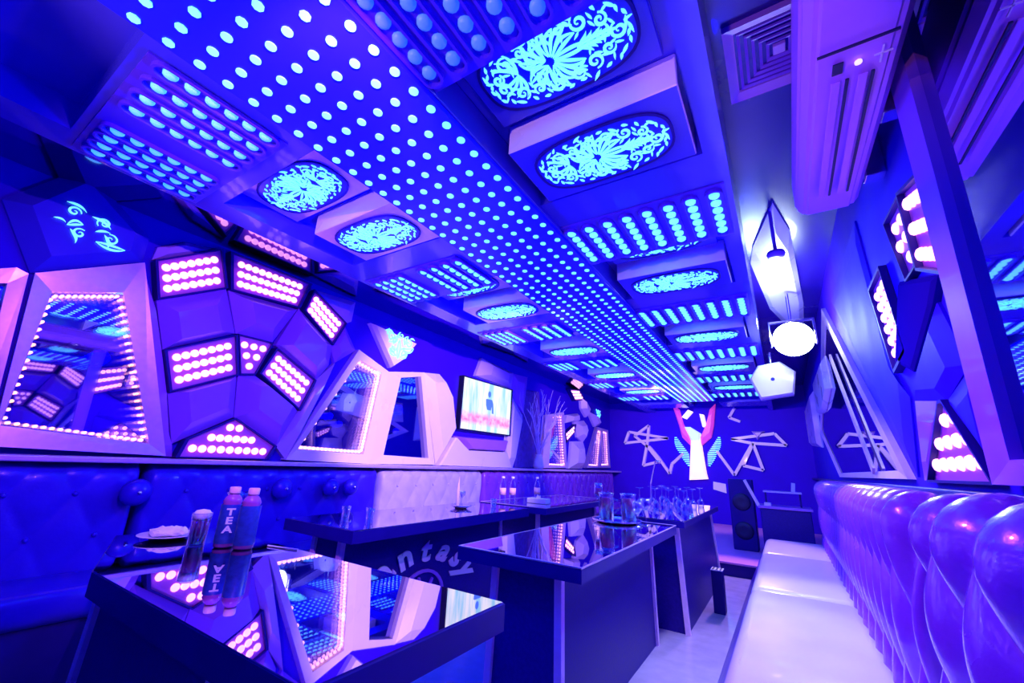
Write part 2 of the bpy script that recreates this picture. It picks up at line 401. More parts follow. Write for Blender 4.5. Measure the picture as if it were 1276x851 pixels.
# bar light panels: eight capsule recesses with six LEDs each
def capsule(L_, W_, n=8):
    r = W_/2; pts = []
    for i in range(n+1):
        a = PI*i/n; pts.append((r*math.cos(a), L_/2-r + r*math.sin(a)))
    for i in range(n+1):
        a = PI + PI*i/n; pts.append((r*math.cos(a), -L_/2+r + r*math.sin(a)))
    return pts
fz = lambda a, b, d: (a, b, d)
bm = bmesh.new(); ring(bm, capsule(.44, .078), capsule(.42, .060), fz, 0, -.017)
bar_me = finish('light_bar', bm, 'led_plate')
bm = bmesh.new()
for i in range(6): lathe(bm, [(.024, 0), (.023, -.009), (.014, -.016), (0, -.017)], 12, (0, -.165+.066*i, 0))
led6 = finish('led_row', bm, 'led_cyan', True)
led6_off = led6.copy(); led6_off.materials.clear(); led6_off.materials.append(MATS['led_off'])
led6_dim = led6.copy(); led6_dim.materials.clear(); led6_dim.materials.append(MATS['led_cyan_dim'])
def bar_panel(xs, yc, label, leds=None):
    t = thing('ceiling_bar_light', label, 'ceiling light', (sum(xs)/len(xs), yc, 2.41), group='capsule bar ceiling lights')
    c = t.location.x; w = xs[-1]-xs[0]+.10
    bm = bmesh.new(); box(bm, -w/2, w/2, -.24, .24, -.008, 0); obj('backing_plate', bm, 'led_plate', t)
    for x in xs:
        b = link('light_bar', bar_me, t, (x-c, 0, -.008)); link('led_row', leds or led6, b, (0, 0, 0))
for k in range(0, 6):
    yc = k*PER + .50 + (.16 if k else .08)
    bar_panel([-2.44+.082*i for i in range(4)] + [-1.98+.105*i for i in range(4)], yc-.12 if k == 0 else yc-.02, '%s row of eight cyan capsule lights left of the dotted strip' % ORD[k], led6_dim if k == 0 else None)
    bar_panel([-.865+.104*i for i in range(8)], yc, '%s row of eight cyan capsule lights right of the dotted strip' % ORD[k], led6_off if k == 0 else None)

# ------------------------------------------------------------------ LED modules on the walls
def led_mesh(m, r=.0255):
    bm = bmesh.new(); lathe(bm, [(r, 0), (r, .006), (r*.8, .014), (r*.4, .018), (0, .019)], 12)
    return finish('led', bm, m, True)
LED = {'pink': led_mesh('led_pink'), 'amber': led_mesh('led_amber', .009), 'pinksmall': led_mesh('led_pink_small', .014), 'big': led_mesh('led_pink', .024)}
def face_rot(fn):
    d = Vector(fn(0, 0, 1)) - Vector(fn(0, 0, 0)); return d.to_track_quat('Z', 'Y').to_euler()
def led_panel(poly, fn, rows, label, group, quad=None, depth=.09, led='pink', m=(.09, .10), counts=None, housing='black_paint'):
    q = quad or poly
    c = (sum(p[0] for p in poly)/len(poly), sum(p[1] for p in poly)/len(poly))
    o = Vector(fn(c[0], c[1], 0)); t = thing('led_wall_panel', label, 'wall light', o, group=group)
    f2 = lambda a, b, d: tuple(Vector(fn(a, b, d)) - o)
    bm = bmesh.new(); ring(bm, poly, inset_poly(poly, .93), f2, 0, depth, depth); obj('housing', bm, housing, t)
    bm = bmesh.new(); prism(bm, inset_poly(poly, .94), f2, .01, depth-.022); obj('back_plate', bm, 'led_back', t)
    rot = face_rot(fn); R_ = len(rows)
    for r, n in enumerate(rows):
        v = m[1] + (1-2*m[1])*(r+.5)/R_
        for i in range(n if isinstance(n, int) else n[0]):
            if isinstance(n, int): u = m[0] + (1-2*m[0])*(i+.5)/n
            else: u = n[1] + (n[2]-n[1])*(i/max(1, n[0]-1))
            a, b = bil(q, u, v)
            l = link('led', LED[led], t, f2(a, b, depth-.022)); l.rotation_euler = rot
    return t
# GEO tables: outlines in metres on each wall
LW={'P1': [(0.833, 2.346), (1.194, 2.608), (1.291, 2.322), (0.906, 2.089)], 'P2': [(1.244, 2.612), (1.929, 2.614), (1.865, 2.359), (1.309, 2.316)], 'P3': [(1.958, 2.573), (2.34, 2.367), (2.236, 2.122), (1.903, 2.357)], 'P4': [(1.018, 1.768), (1.431, 1.993), (1.506, 1.695), (1.11, 1.496)], 'P5': [(1.435, 2.0), (1.706, 2.003), (1.62, 1.718), (1.512, 1.697)], 'P6': [(1.739, 1.97), (2.133, 1.77), (2.038, 1.49), (1.647, 1.736)], 'P7': [(1.237, 1.082), (1.268, 1.204), (1.552, 1.378), (1.9, 1.191), (1.852, 1.085)], 'F1': [(0.91, 2.091), (1.291, 2.322), (1.423, 2.003), (1.019, 1.773)], 'F2': [(1.309, 2.316), (1.859, 2.35), (1.706, 2.003), (1.428, 2.005)], 'F3': [(1.865, 2.359), (2.236, 2.122), (2.239, 1.931), (2.141, 1.771), (1.735, 1.99)], 'F4': [(1.11, 1.496), (1.501, 1.694), (1.546, 1.381), (1.208, 1.168)], 'F5': [(1.512, 1.697), (1.626, 1.719), (2.031, 1.489), (1.913, 1.192), (1.552, 1.381)], 'F6': [(2.038, 1.49), (2.141, 1.771), (2.308, 1.97), (2.006, 1.095), (1.906, 1.192)], 'F7': [(1.95, 2.59), (2.434, 2.625), (2.423, 2.418), (2.34, 2.367)], 'F8': [(2.236, 2.122), (2.34, 2.367), (2.511, 2.145), (2.308, 1.97)], 'F9': [(0.83, 2.357), (0.838, 2.457), (0.978, 2.566), (1.194, 2.608)], 'M0o': [(-0.119, 1.822), (0.287, 2.05), (0.336, 2.033), (0.413, 1.173), (-0.051, 1.152)], 'M0i': [(-0.062, 1.765), (0.228, 1.936), (0.279, 1.956), (0.353, 1.227), (-0.029, 1.204)], 'M1o': [(0.357, 2.047), (0.789, 2.309), (1.186, 1.09), (0.435, 1.11)], 'M1i': [(0.445, 1.969), (0.737, 2.077), (1.084, 1.161), (0.443, 1.216)], 'FLb': [(0.344, 2.051), (0.787, 2.319), (0.784, 2.497), (0.393, 2.794), (0.149, 2.41)], 'FL': [(0.484, 2.422)], 'MSo': [(2.528, 2.153), (2.932, 2.014), (2.844, 1.076), (1.994, 1.089)], 'MSi': [(2.564, 2.06), (2.85, 1.989), (2.761, 1.164), (2.087, 1.175)], 'MKo': [(2.932, 2.014), (3.45, 2.112), (3.775, 1.087), (2.844, 1.076)], 'MKi': [(3.119, 1.986), (3.419, 2.058), (3.671, 1.156), (3.01, 1.166)], 'G1': [(3.463, 2.114), (3.724, 2.148), (3.917, 1.942), (4.058, 1.455), (3.802, 1.088)], 'WT': [(2.632, 2.467), (3.286, 2.418), (3.091, 2.164), (2.968, 2.066)], 'TV': [(4.173, 2.19), (5.335, 2.22), (5.325, 1.543), (4.158, 1.533)], 'T1': [(4.582, 2.551), (5.429, 2.503), (5.379, 2.252), (4.462, 2.274)], 'T2': [(5.364, 2.15), (5.723, 1.886), (5.5, 1.077), (5.301, 1.085), (5.326, 1.532)], 'T3': [(3.817, 1.079), (4.078, 1.418), (4.336, 1.276), (5.26, 1.292), (5.411, 1.075)], 'T3b': [(4.076, 1.437), (5.333, 1.462), (5.26, 1.298), (4.335, 1.286)], 'T4': [(5.429, 2.503), (5.885, 2.528), (5.796, 1.92), (5.362, 2.175)], 'N1': [(5.794, 2.31), (6.347, 2.361), (6.528, 1.091), (5.64, 1.067)], 'MAo': [(6.546, 1.982), (7.231, 2.115), (7.394, 1.104), (6.385, 1.089)], 'MAi': [(6.796, 1.983), (7.162, 2.054), (7.323, 1.131), (6.675, 1.133)], 'MBo': [(8.983, 2.001), (9.285, 1.993), (9.098, 1.128), (8.323, 1.117)], 'MBi': [(9.03, 1.934), (9.206, 1.932), (9.002, 1.16), (8.452, 1.166)], 'MCo': [(9.285, 1.993), (9.659, 1.989), (9.773, 1.138), (9.098, 1.128)], 'MCi': [(9.335, 1.943), (9.601, 1.938), (9.667, 1.189), (9.199, 1.18)], 'U1': [(7.412, 2.083), (7.914, 2.174), (7.954, 2.017), (7.343, 1.924)], 'U2': [(7.276, 1.709), (7.794, 1.937), (7.717, 1.79), (7.35, 1.552)], 'U3': [(7.755, 1.981), (8.248, 2.065), (8.376, 1.878), (8.201, 1.62), (7.914, 1.696)], 'U4': [(7.642, 1.6), (8.201, 1.636), (8.282, 1.273), (8.155, 1.099), (7.501, 1.091), (7.572, 1.238)], 'U5': [(8.081, 2.544), (8.473, 2.31), (8.38, 2.146), (8.122, 2.299)], 'U6': [(8.472, 2.293), (8.894, 2.256), (9.135, 2.05), (8.886, 1.992)], 'U7': [(7.476, 2.788), (7.913, 2.905), (8.3, 2.786), (8.081, 2.646), (7.478, 2.659)], 'U8': [(8.63, 1.17), (8.896, 2.31)], 'DM': [(9.196, 2.31)]}
RW={'R0o': [(0.7, 2.469), (1.601, 2.837), (1.599, 2.013), (1.625, 1.152), (1.084, 1.166)], 'R0i': [(0.676, 2.394), (1.444, 2.639), (1.479, 1.936), (1.523, 1.205), (1.063, 1.206)], 'RA': [(1.816, 2.166), (1.531, 1.969), (1.534, 1.721), (1.708, 1.778), (1.86, 1.883)], 'RA2': [(1.884, 2.181), (1.82, 2.161), (1.86, 1.883), (2.018, 1.903), (2.128, 2.184)], 'RB': [(2.23, 2.18), (2.124, 1.93), (2.435, 1.658), (2.553, 1.668), (2.621, 1.936)], 'RS': [(2.129, 1.925), (1.723, 1.782), (1.832, 1.722), (2.225, 1.571), (2.449, 1.661)], 'RF1': [(2.225, 1.571), (1.828, 1.726), (1.702, 1.485), (1.963, 1.416), (2.347, 1.472)], 'RF2': [(2.347, 1.472), (1.963, 1.416), (2.341, 1.158), (2.469, 1.157)], 'RF3': [(1.963, 1.416), (1.694, 1.476), (1.702, 1.18), (1.793, 1.272)], 'RC': [(1.972, 1.418), (1.812, 1.285), (1.684, 1.165), (2.341, 1.158)], 'RDo': [(4.747, 2.772), (2.575, 1.149), (5.89, 1.08), (7.829, 1.546)], 'RDi': [(4.776, 2.615), (2.765, 1.169), (5.387, 1.141), (6.951, 1.502)], 'RG': [(2.866, 2.573), (2.265, 2.185), (2.622, 1.915), (2.373, 1.475), (2.562, 1.163), (4.294, 2.52)], 'W1': [(8.646, 2.77), (5.568, 2.335), (4.847, 1.984), (5.444, 1.919), (7.118, 2.105)], 'W2': [(12.395, 2.922), (7.402, 2.295), (7.512, 1.53), (10.531, 1.679)], 'W3': [(7.762, 5.468), (4.884, 3.894), (4.862, 3.237), (6.162, 3.093), (9.973, 4.338)]}
BW={'V1': [(-2.004, 2.599), (-1.857, 2.468), (-1.793, 2.148), (-1.635, 1.803), (-1.646, 1.65), (-1.829, 1.852), (-1.88, 2.113)], 'V2': [(-1.113, 2.569), (-1.233, 2.451), (-1.321, 2.144), (-1.49, 1.804), (-1.486, 1.654), (-1.249, 1.857), (-1.182, 2.109)], 's1': [(-1.801, 2.289), (-1.656, 2.445), (-1.576, 2.408), (-1.72, 2.252)], 's2': [(-1.433, 2.352), (-1.354, 2.333), (-1.325, 2.093), (-1.39, 2.076)], 'col': [(-1.648, 1.854), (-1.454, 1.855), (-1.442, 1.605), (-1.401, 1.116), (-1.379, 1.006), (-1.742, 0.969), (-1.7, 1.348)], 'neck': [(-1.765, 2.078), (-1.649, 2.077), (-1.448, 1.94), (-1.462, 1.754), (-1.639, 1.752)], 'L1': [(-3.017, 1.972), (-3.121, 1.713), (-2.136, 1.832)], 'L2': [(-2.888, 1.881), (-2.546, 2.118), (-2.6, 1.721), (-2.712, 1.223), (-2.354, 1.324), (-2.621, 1.667)], 'L3': [(-2.567, 1.65), (-2.367, 1.41), (-2.145, 1.078), (-2.083, 1.283), (-1.835, 1.511)], 'R1': [(-0.871, 1.827), (-0.516, 1.752), (0.082, 1.715), (-0.093, 1.944)], 'R2': [(-0.487, 1.752), (-0.361, 1.23), (-0.702, 1.307)], 'R3': [(-1.164, 1.578), (-0.879, 1.112), (-0.52, 1.704)], 'R4': [(-0.491, 1.991), (-0.252, 1.991), (-0.396, 1.816)], 'R5': [(-0.752, 2.472), (-0.876, 2.273), (-0.675, 2.187)], 'b1': [(-1.947, 1.851), (-1.721, 1.514), (-1.706, 1.265)], 'b2': [(-1.126, 1.858), (-1.351, 1.557), (-1.389, 1.278)], 'dark': [(-1.004, 1.012), (-0.602, 1.035), (-0.701, 0.055), (-1.023, 0.017)], 'paper': [(-1.291, 0.963), (-1.056, 0.931), (-1.056, 0.761), (-1.303, 0.821)]}
G = 'led panels of the near left wall cluster'
led_panel(LW['P1'], LF, [7, 7, 7], 'tilted pink LED panel of 21 lamps, upper left of the cluster', G)
led_panel(LW['P2'], LF, [10, 10, 10], 'longest pink LED panel of thirty lamps, top of the cluster', G)
led_panel(LW['P3'], LF, [7, 7, 7], 'steep pink LED panel at the upper right end of the cluster', G)
led_panel(LW['P4'], LF, [7, 7, 7], 'pink LED panel of 21 lamps halfway down the left of the cluster', G)
led_panel(LW['P5'], LF, [(3, .2, .8), (2, .3, .7), (1, .5, .5)], 'small triangular pink LED panel in the middle of the cluster', G)
led_panel(LW['P6'], LF, [7, 7, 7], 'sloping pink LED panel at the lower right of the cluster', G)
p = LW['P7']
led_panel(p, LF, [(2, .44, .56), (6, .24, .76), (9, .05, .95)], 'triangular white LED panel low on the left wall above the ledge', G,
          quad=[(1.30, 1.375), (1.83, 1.375), (1.83, 1.075), (1.30, 1.075)])
fw_ = thing('faceted_wall_panelling', 'violet faceted wall panelling around the pink LED cluster', 'wall panelling', (-3.5, 1.5, 1.08))
def fac(parent, key, mat_, fn=LF, d=(0, .05, .13), inset=.5, shift=(0, 0), tab=None, name='facet'):
    o = Vector(parent.location); f2 = lambda a, b, dd: tuple(Vector(fn(a, b, dd)) - o)
    bm = bmesh.new(); facet(bm, (tab or LW)[key] if isinstance(key, str) else key, f2, *d, inset, shift); return obj(name, bm, mat_, parent)
fac(fw_, 'F1', 'violet_lacquer', inset=.55, shift=(0, -.04)); fac(fw_, 'F2', 'violet_lacquer', inset=.5, shift=(.02, .02)); fac(fw_, 'F3', 'violet_lacquer', inset=.6, shift=(-.03, 0), d=(0, .06, .16))
fac(fw_, 'F4', 'violet_lacquer', inset=.6, shift=(0, .04)); fac(fw_, 'F5', 'violet_lacquer', inset=.55, shift=(.04, .02), d=(0, .05, .15)); fac(fw_, 'F6', 'grey_lacquer', inset=.5)
fac(fw_, 'F7', 'grey_lacquer', d=(0, .03, .07)); fac(fw_, 'F8', 'violet_lacquer', d=(0, .04, .09)); fac(fw_, 'F9', 'grey_lacquer', d=(0, .03, .06))
fac(fw_, 'FLb', 'blue_lacquer', d=(0, .03, .10), inset=.7)
fac(fw_, [(.79, 2.31), (.90, 2.10), (1.02, 1.76), (1.11, 1.49), (1.20, 1.17), (1.24, 1.085), (1.19, 1.085)], 'violet_lacquer', d=(0, .02, .05), inset=.85)

# mirrors with frames ; infinity mirrors have a half silvered pane and LEDs inside
def wall_mirror(outer, inner, fn, label, frame='pink_metal', inf=None, depth=.075, led='amber', bezel=None, group=None):
    c = (sum(p_[0] for p_ in outer)/len(outer), min(p_[1] for p_ in outer))
    o = Vector(fn(c[0], c[1], 0)); t = thing('wall_mirror', label, 'mirror', o, group=group)
    f2 = lambda a, b, d: tuple(Vector(fn(a, b, d)) - o)
    bm = bmesh.new(); ring(bm, outer, inner, f2, 0, depth, depth-.01); obj('frame', bm, frame, t)
    bm = bmesh.new(); prism(bm, inset_poly(inner, 1.01), f2, .004, .014); obj('mirror_plate', bm, 'mirror_dark', t)
    if inf:
        bm = bmesh.new(); n = len(inner)
        vsx = [bm.verts.new(f2(*p_, depth-.012)) for p_ in inset_poly(inner, 1.005)]; bm.faces.new(vsx); obj('front_pane', bm, 'half_mirror', t)
        ip = inset_poly(inner, .955)
        rot = face_rot(fn)
        for e in range(n):
            a, b = ip[e], ip[(e+1) % n]; cnt = inf[e]
            for i in range(cnt):
                u = (i+.5)/cnt
                l = link('led', LED[led], t, f2(a[0]+(b[0]-a[0])*u, a[1]+(b[1]-a[1])*u, .03)); l.rotation_euler = rot
    return t
wall_mirror(LW['M0o'], LW['M0i'], LF, 'slanting framed mirror cut off by the left edge of the photo')
wall_mirror(LW['M1o'], LW['M1i'], LF, 'large trapezoid infinity mirror ringed by amber LEDs, leftmost full mirror', inf=(11, 20, 18, 16))
wall_mirror(LW['MSo'], LW['MSi'], LF, 'slanting white-framed infinity mirror with rows of pink LEDs, right of the LED cluster', frame='white_lacquer', inf=(7, 26, 16, 6), led='pinksmall')
wall_mirror(LW['MKo'], LW['MKi'], LF, 'narrow white-framed plain dark mirror between the LED mirror and the television', frame='white_lacquer')
g1 = thing('faceted_wall_panelling', 'pale faceted panelling framing the television on the left wall', 'wall panelling', (-3.5, 4.6, 1.08))
fac(g1, 'G1', 'white_lacquer', d=(0, .06, .13), inset=.75, shift=(.05, 0)); fac(g1, 'T1', 'grey_lacquer'); fac(g1, 'T2', 'white_lacquer', d=(0, .06, .12), inset=.7)
fac(g1, 'T3', 'white_lacquer', d=(0, .1, .12), inset=.97); fac(g1, 'T3b', 'violet_lacquer', d=(0, .06, .14), inset=.8); fac(g1, 'T4', 'violet_lacquer', d=(0, .04, .08))
# top edge of the wall left of the television: white shield with a damask ornament
sh = thing('ornament_shield', 'white pointed shield with cyan damask ornament above the mirrors', 'wall ornament', (-3.5, 3.0, 2.07))
o_ = Vector(sh.location); f2 = lambda a, b, d: tuple(Vector(LF(a, b, d)) - o_)
bm = bmesh.new(); facet(bm, LW['WT'], f2, 0, .05, .10, .9); obj('shield', bm, 'white_lacquer', sh)
def wall_orn(parent, ya, zb, sc, d, el, rotz=0, name='damask_ornament'):
    bm = bmesh.new(); fn = lambda a, b, dd: (a, b, dd)
    for (cx, cy, a, r, sg) in el[0]: scroll(bm, (cx*sc, cy*sc), a, r*sc, fn, 1.3, sg, .05*sc)
    for (cx, cy, a, l, w, cv) in el[1]: (leaf2 if w > .17 else leaf)(bm, (cx*sc, cy*sc), a, l*sc, w*sc*(1.2 if w > .17 else .6), fn, cv)
    bmesh.ops.transform(bm, matrix=Matrix.Rotation(rotz, 4, 'Z'), verts=bm.verts)
    for v in bm.verts: v.co = Vector(LF(ya + v.co.x, zb + v.co.y, d - v.co.z)) - Vector(parent.location)
    return obj(name, bm, 'ornament_cyan', parent)
flower = ([(-.5, .3, 0, .18, 1), (.55, .25, 2, .18, -1), (-.3, -.25, 1, .14, 1), (.35, -.3, 4, .14, -1), (.05, .5, 2, .14, 1)],
          [(-.9, .5, -.3, .5, .16, .3), (-.6, .05, .2, .5, .2, .2), (-.35, .0, .9, .5, .2, .2), (0, -.6, 1.57, .9, .2, 0), (.2, -.1, .4, .7, .22, -.2), (.3, .1, 1.1, .5, .18, .2), (-.1, -.5, 2.4, .5, .18, .2), (.1, -.5, .7, .5, .18, -.2), (-.2, .3, 1.2, .35, .16, 0), (.6, .5, -.2, .3, .14, .2), (-.75, .35, 1.4, .3, .13, 0), (-.05, -.2, 2.6, .4, .16, .3), (.1, -.2, .3, .35, .16, .3)])
wall_orn(sh, 3.0, 2.31, .24, .107, flower)
so = thing('scroll_ornament', 'cyan scrollwork ornament glowing on the dark wall above the leftmost mirror', 'wall ornament', (-3.5, .48, 2.4))
flower2 = ([(-.55, .35, 0, .16, 1), (.55, -.2, 2, .18, -1), (-.25, -.35, 1, .16, 1), (.25, .3, 4, .18, -1)],
           [(-.8, .6, -.4, .55, .14, .25), (-.1, .4, -.5, .6, .16, .2), (.35, -.1, -1.3, .5, .16, .2), (.2, -.45, .1, .8, .2, -.1), (-.6, -.2, .3, .4, .18, .3), (-.5, -.3, -1.2, .5, .16, .2), (-.95, -.1, -.3, .3, .1, .3), (.1, -.1, .2, .4, .14, .2)])
wall_orn(so, .50, 2.40, .17, .112, flower2)
# television
tv = thing('television', 'wall television showing a bright concert picture with pink crowd', 'television', (-3.5, 4.75, 1.53))
o_ = Vector(tv.location); f2 = lambda a, b, d: tuple(Vector(LF(a, b, d)) - o_)
TQ = [(4.165, 2.205), (5.33, 2.215), (5.325, 1.54), (4.158, 1.535)]
bm = bmesh.new(); ring(bm, inset_poly(TQ, 1.035), inset_poly(TQ, .99), f2, .03, .10, .095); obj('bezel', bm, 'tv_black', tv)
bm = bmesh.new(); prism(bm, TQ, LF, .03, .09); s_ = obj('screen', bm, 'tv_picture'); s_.parent = tv; s_.matrix_parent_inverse = Matrix.Translation(-o_)
# singer on the screen: flat cut shapes of the picture itself
bm = bmesh.new()
def disc2(bm, c, ra, rb, fn, d0, d1, n=16): prism(bm, [(c[0]+ra*math.cos(2*PI*i/n), c[1]+rb*math.sin(2*PI*i/n)) for i in range(n)], fn, d0, d1)
disc2(bm, (4.76, 2.06), .035, .045, f2, .0905, .092); prism(bm, [(4.68, 1.98), (4.70, 1.99), (4.83, 1.99), (4.86, 1.94), (4.88, 1.80), (4.84, 1.80), (4.83, 1.90), (4.81, 1.84), (4.72, 1.84), (4.69, 1.90)], f2, .0905, .092)
mat('screen_blue', (.05, .1, .4), .4, emit=(.08, .22, .6), es=.9); obj('screen_figure', bm, 'screen_blue', tv)

# niche with twigs
ni = thing('twig_arrangement', 'bare pale twigs in a tall vase in the corner right of the television', 'plant', (-3.30, 6.05, 1.075))
bm = bmesh.new(); lathe(bm, [(0, 0), (.07, 0), (.09, .05), (.07, .14), (.05, .2), (.055, .22), (.045, .22), (.045, .05)], 20); obj('vase', bm, 'yellow_glow' if False else 'porcelain', ni, True)
rnd = random.Random(4); bm = bmesh.new()
for i in range(16):
    p = Vector((0, 0, .15)); d = Vector((rnd.uniform(-.05, .3), rnd.uniform(-.5, .5), 1)).normalized()
    for s in range(6):
        q = p + d*.17; tube(bm, p, q, .011*(1-s*.12), .011*(1-(s+1)*.12), 6)
        if rnd.random() < .8:
            e_ = (d + Vector((rnd.uniform(-.1, .4), rnd.uniform(-.9, .9), rnd.uniform(-.2, .5)))).normalized(); tube(bm, q, q + e_*.14, .006, .003, 5)
        p = q; d = (d + Vector((rnd.uniform(-.1, .1), rnd.uniform(-.35, .35), 0))).normalized()
        if p.z > 1.1: break
    if i < 0: break
obj('twigs', bm, 'twig', ni)
np_ = thing('wallpaper_panel', 'dark patterned wall panel behind the bare twigs', 'wall panel', (-3.5, 6.1, 1.08))
fac(np_, 'N1', 'wallpaper', d=(.003, .01, .02), inset=.97, name='board')

# the far cluster of the left wall
wall_mirror(LW['MAo'], LW['MAi'], LF, 'far pink-framed mirror with amber LED rows, just right of the twigs', inf=(4, 18, 10, 18), led='pinksmall')
wall_mirror(LW['MBo'], LW['MBi'], LF, 'left half of the far pair of slanting LED mirrors near the back wall', inf=(3, 16, 7, 16), led='pinksmall')
wall_mirror(LW['MCo'], LW['MCi'], LF, 'right half of the far pair of LED mirrors, last before the back wall', inf=(4, 16, 6, 16), led='pinksmall')
g2 = thing('faceted_wall_panelling', 'white faceted panelling between the far LED mirrors on the left wall', 'wall panelling', (-3.5, 8.0, 1.08))
for k_ in ('U1', 'U3', 'U4', 'U5', 'U6'): fac(g2, k_, 'white_lacquer', d=(0, .05, .16))
led_panel([(7.28, 1.72), (7.79, 1.95), (7.72, 1.78), (7.36, 1.56)], LF, [5, 5], 'small tilted white LED panel between the far mirrors', 'far left wall led panels')
led_panel([(7.45, 2.60), (7.95, 2.66), (8.25, 2.50), (7.75, 2.40)], LF, [7, 7, 7], 'bright LED panel just under the ceiling above the far mirrors', 'far left wall led panels')
dm = thing('scroll_ornament', 'small round cyan ornament above the last mirrors of the left wall', 'wall ornament', (-3.5, 9.15, 2.3))
wall_orn(dm, 9.15, 2.30, .17, .03, flower)

# ------------------------------------------------------------------ right wall
wall_mirror([(.3, 2.6), (1.60, 2.83), (1.60, 2.0), (1.625, 1.152), (.3, 1.155)], [(.38, 2.52), (1.47, 2.70), (1.485, 2.0), (1.515, 1.21), (.38, 1.21)], RF, 'tall pink-edged dark mirror cut off by the right edge of the photo', frame='violet_lacquer', depth=.05)
G = 'led panels of the right wall'
led_panel([(1.87, 2.18), (1.60, 2.10), (1.60, 1.73), (1.86, 1.86)], RF, [5, 6, 6], 'pink-white LED panel of three rows beside the tall right mirror', G, depth=.035, led='big', m=(.03, .03))
led_panel([(2.14, 2.20), (1.89, 2.18), (1.88, 1.88), (2.02, 1.88)], RF, [2, (2, .2, .7), (1, .6, .6)], 'small folded LED panel on the right wall under the air conditioner', G, depth=.03, m=(.1, .1), led='pink')
led_panel([(2.66, 2.10), (2.36, 2.10), (2.24, 1.66), (2.50, 1.62)], RF, [3, 3, 3, 3, 3, 3], 'upright LED panel of three columns of dots farther along the right wall', G, depth=.03, led='big')
led_panel([(1.99, 1.42), (1.95, 1.42), (1.69, 1.15), (2.35, 1.15)], RF, [(2, .3, .8), (4, .1, .9), (6, .08, .92)], 'triangular LED panel low on the right wall above the sofa', G, depth=.03, led='big')
g3 = thing('faceted_wall_panelling', 'blue and violet faceted panelling of the right wall between mirrors', 'wall panelling', (.5, 2.1, 1.15))
fr = dict(fn=RF, tab=RW)
fac(g3, 'RS', 'matte_dark', d=(0, .02, .03), inset=.9, **fr)
fac(g3, 'RF1', 'wall_blue', d=(0, .01, .03), inset=.6, **fr); fac(g3, 'RF2', 'violet_lacquer', d=(0, .01, .025), **fr); fac(g3, 'RF3', 'wall_blue', d=(0, .01, .02), **fr)
fac(g3, [(4.2, 2.6), (2.75, 2.55), (2.66, 2.12), (2.56, 1.62), (2.42, 1.50), (2.58, 1.17)], 'wall_blue', d=(0, .008, .02), inset=.8, fn=RF)
wall_mirror([(4.7, 2.70), (2.65, 1.16), (5.6, 1.16), (7.2, 1.75)], [(4.72, 2.56), (2.88, 1.20), (5.5, 1.20), (6.95, 1.75)], RF, 'long slanting pink-edged mirror on the right wall above the far sofa back', depth=.03)
bm = bmesh.new(); 
dv = thing('mirror_divider', 'slim slanting pink bar across the long right mirror', 'wall trim', (.47, 3.6, 1.2)); o_ = Vector(dv.location)
ribbon(bm, [(4.6, 2.2), (3.45, 1.2)], [.05, .05], lambda a, b, d: tuple(Vector(RF(a, b, d))-o_), .03, .045); obj('bar', bm, 'pink_metal', dv)
g4 = thing('faceted_wall_panelling', 'bright white faceted panels lit by the floodlight on the far right wall', 'wall panelling', (.5, 7, 1.5))
fac(g4, [(7.4, 2.35), (9.6, 2.35), (9.6, 1.7), (7.4, 1.55)], 'white_lacquer', d=(0, .02, .07), inset=.85, fn=RF)
fac(g4, [(5.2, 2.35), (6.9, 2.38), (7.0, 1.95), (6.0, 1.88), (5.1, 2.0)], 'white_lacquer', d=(0, .02, .06), inset=.8, fn=RF)

# white board added in the shape of the floodlit area of the ceiling
hb = thing('ceiling_light_patch', 'pale jagged patch of floodlight on the ceiling, built as a white board', 'light patch', (.15, 4.2, 2.9))
o_ = Vector(hb.location)
bm = bmesh.new(); facet(bm, [(.13, 2.9), (.23, 3.35), (.36, 5.0), (.40, 6.2), (.25, 5.9), (.06, 5.04), (-.05, 3.79), (-.02, 3.5)], lambda a, b, d: tuple(Vector((a, b, 2.9-d))-o_), 0, .02, .05, .75); obj('board', bm, 'white_lacquer', hb)
rd = thing('ceiling_rod_sensor', 'dark rod with a flat disc hanging from the ceiling by the floodlit patch', 'ceiling fitting', (.11, 3.0, 2.9))
bm = bmesh.new(); tube(bm, (0, 0, 0), (0, 0, -.34), .011, n=12); obj('rod', bm, 'violet_lacquer', rd)
bm = bmesh.new(); lathe(bm, [(0, -.36), (.05, -.36), (.055, -.345), (.05, -.33), (0, -.33)], 20); obj('disc', bm, 'violet_lacquer', rd, True)
# floodlight
fl = thing('floodlight', 'dazzling white floodlight hanging from the right side of the ceiling', 'floodlight', (.20, 4.45, 2.90))
bm = bmesh.new()
box(bm, -.10, .10, -.02, .08, -.65, -.45, .03); obj('lamp_body', bm, 'white_lacquer', fl)
bm = bmesh.new(); lathe(bm, [(0, 0), (.155, 0), (.16, .012), (.13, .035), (.0, .045)], 28)  # lens oversized, standing in for the glare around the lamp
bmesh.ops.rotate(bm, verts=bm.verts, matrix=Matrix.Rotation(PI/2, 3, 'X'))
obj('lens', bm, 'flood_glow', fl, True, (0, -.02, -.55))
bm = bmesh.new(); tube(bm, (0, .03, 0), (0, .03, -.40), .014, n=12); box(bm, -.18, -.165, .0, .05, -.60, -.36, .003); box(bm, .165, .18, .0, .05, -.60, -.36, .003); box(bm, -.18, .18, .0, .05, -.37, -.355, .003); obj('bracket', bm, 'chrome', fl)
hx = thing('hexagonal_speaker', 'white six-sided speaker hanging left of the floodlight', 'speaker', (.0, 5.2, 2.42))
hexp = [(-.21, .03), (-.12, .17), (.08, .20), (.21, .08), (.17, -.15), (-.13, -.19)]
bm = bmesh.new(); facet(bm, hexp, lambda a, b, d: (a, -d, b-.32), 0, .12, .15, .92); obj('cabinet', bm, 'white_lacquer', hx)
